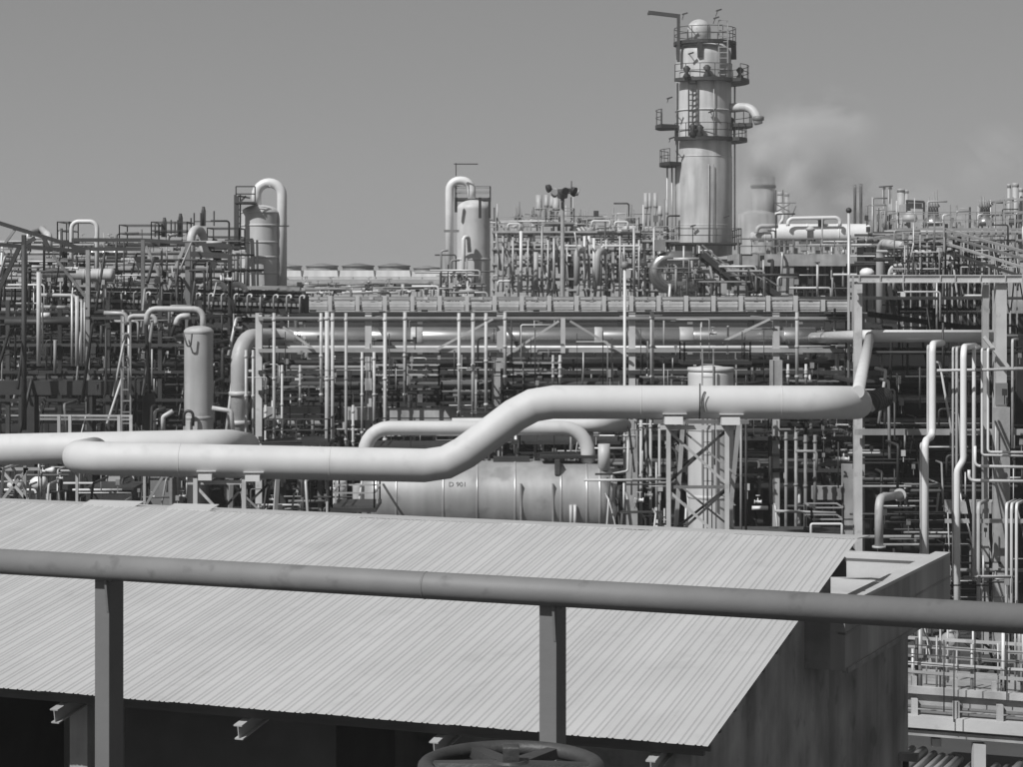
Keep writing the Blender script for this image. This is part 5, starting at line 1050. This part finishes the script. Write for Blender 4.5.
# ------------------------------------------------------------------ steam
def vol_mat(name, dens, scale, seed, alb):
    m = bpy.data.materials.new(name); m.use_nodes = True; n = m.node_tree.nodes; l = m.node_tree.links
    n.remove(n['Principled BSDF']); pv = n.new('ShaderNodeVolumePrincipled'); pv.inputs['Color'].default_value = (alb,alb,alb,1)
    l.new(pv.outputs[0], n['Material Output'].inputs['Volume'])
    tc = n.new('ShaderNodeTexCoord'); ge = n.new('ShaderNodeNewGeometry')
    ln = n.new('ShaderNodeVectorMath'); ln.operation = 'LENGTH'; l.new(tc.outputs['Object'], ln.inputs[0])
    fo = n.new('ShaderNodeMapRange'); fo.interpolation_type = 'SMOOTHSTEP'; fo.inputs[1].default_value = .05; fo.inputs[2].default_value = .97; fo.inputs[3].default_value = 1; fo.inputs[4].default_value = 0
    l.new(ln.outputs['Value'], fo.inputs[0])
    nz = n.new('ShaderNodeTexNoise'); nz.noise_dimensions = '4D'; nz.inputs['W'].default_value = seed; nz.inputs['Scale'].default_value = scale; nz.inputs['Detail'].default_value = 6; nz.inputs['Roughness'].default_value = .55; nz.inputs['Distortion'].default_value = 1.2
    l.new(ge.outputs['Position'], nz.inputs['Vector'])
    mr = n.new('ShaderNodeMapRange'); mr.inputs[1].default_value = .44; mr.inputs[2].default_value = .62; mr.inputs[3].default_value = 0; mr.inputs[4].default_value = dens
    l.new(nz.outputs['Fac'], mr.inputs[0])
    k = n.new('ShaderNodeMath'); k.operation = 'MULTIPLY'; l.new(mr.outputs[0], k.inputs[0]); l.new(fo.outputs[0], k.inputs[1]); l.new(k.outputs[0], pv.inputs['Density'])
    return m
def steam(name, label, lumps, dens, scale, seed):
    ms = (vol_mat(name, dens, scale, seed, .90), vol_mat(name+' white', dens*1.1, scale, seed+2, .975))
    c0 = P(*lumps[0][:3]); root = thing(name, label, 'steam', c0); root['kind'] = 'stuff'
    b = MB(); b.lathe((0,0,0), UP, [(math.sin(R(a)), -math.cos(R(a))) for a in range(0, 181, 15)], 20)
    mes = []
    for m in ms: me = b.mesh('puff', Vector()); me.materials.append(m); mes.append(me)
    for (px, py, Y, rx, rz, q) in lumps:
        o = bpy.data.objects.new('puff', mes[q]); COL.objects.link(o); o.parent = root; o.location = P(px, py, Y)-c0
        o.scale = (PX(rx,Y), PX(min(rx,rz),Y)*.7, PX(rz,Y)); o['kind'] = 'stuff'
steam('steam_plume', 'drifting grey steam plume spreading right from the chimney top', [(768,142,162,40,34,1),(764,176,160,26,24,0),(760,160,165,30,40,1),(750,200,164,24,46,1),(795,150,168,46,58,0),(830,185,172,62,56,0),(790,205,164,44,40,0),(862,205,174,60,44,0),(905,205,176,60,36,0),(820,125,170,70,50,0)], .62, .14, 1.0)
steam('steam_wisp', 'faint detached wisp of steam near the right edge of the sky', [(965,168,178,56,40,0),(1000,150,178,50,40,0)], .16, .12, 4.0)
# ------------------------------------------------------------------ air: thin haze over the whole place
hz = MB(); hz.box((-1600, -80, -1), (1600, 3100, 34)); ho = solo('haze', hz, 'ground', kind='stuff'); ho.data.materials.clear()
hm = bpy.data.materials.new('thin haze'); hm.use_nodes = True; hn = hm.node_tree.nodes; hn.remove(hn['Principled BSDF'])
hv = hn.new('ShaderNodeVolumePrincipled'); hv.inputs['Density'].default_value = 0.00045; hv.inputs['Color'].default_value = (.95,.95,.95,1); hv.inputs['Anisotropy'].default_value = .2
hm.node_tree.links.new(hv.outputs[0], hn['Material Output'].inputs['Volume']); ho.data.materials.append(hm)
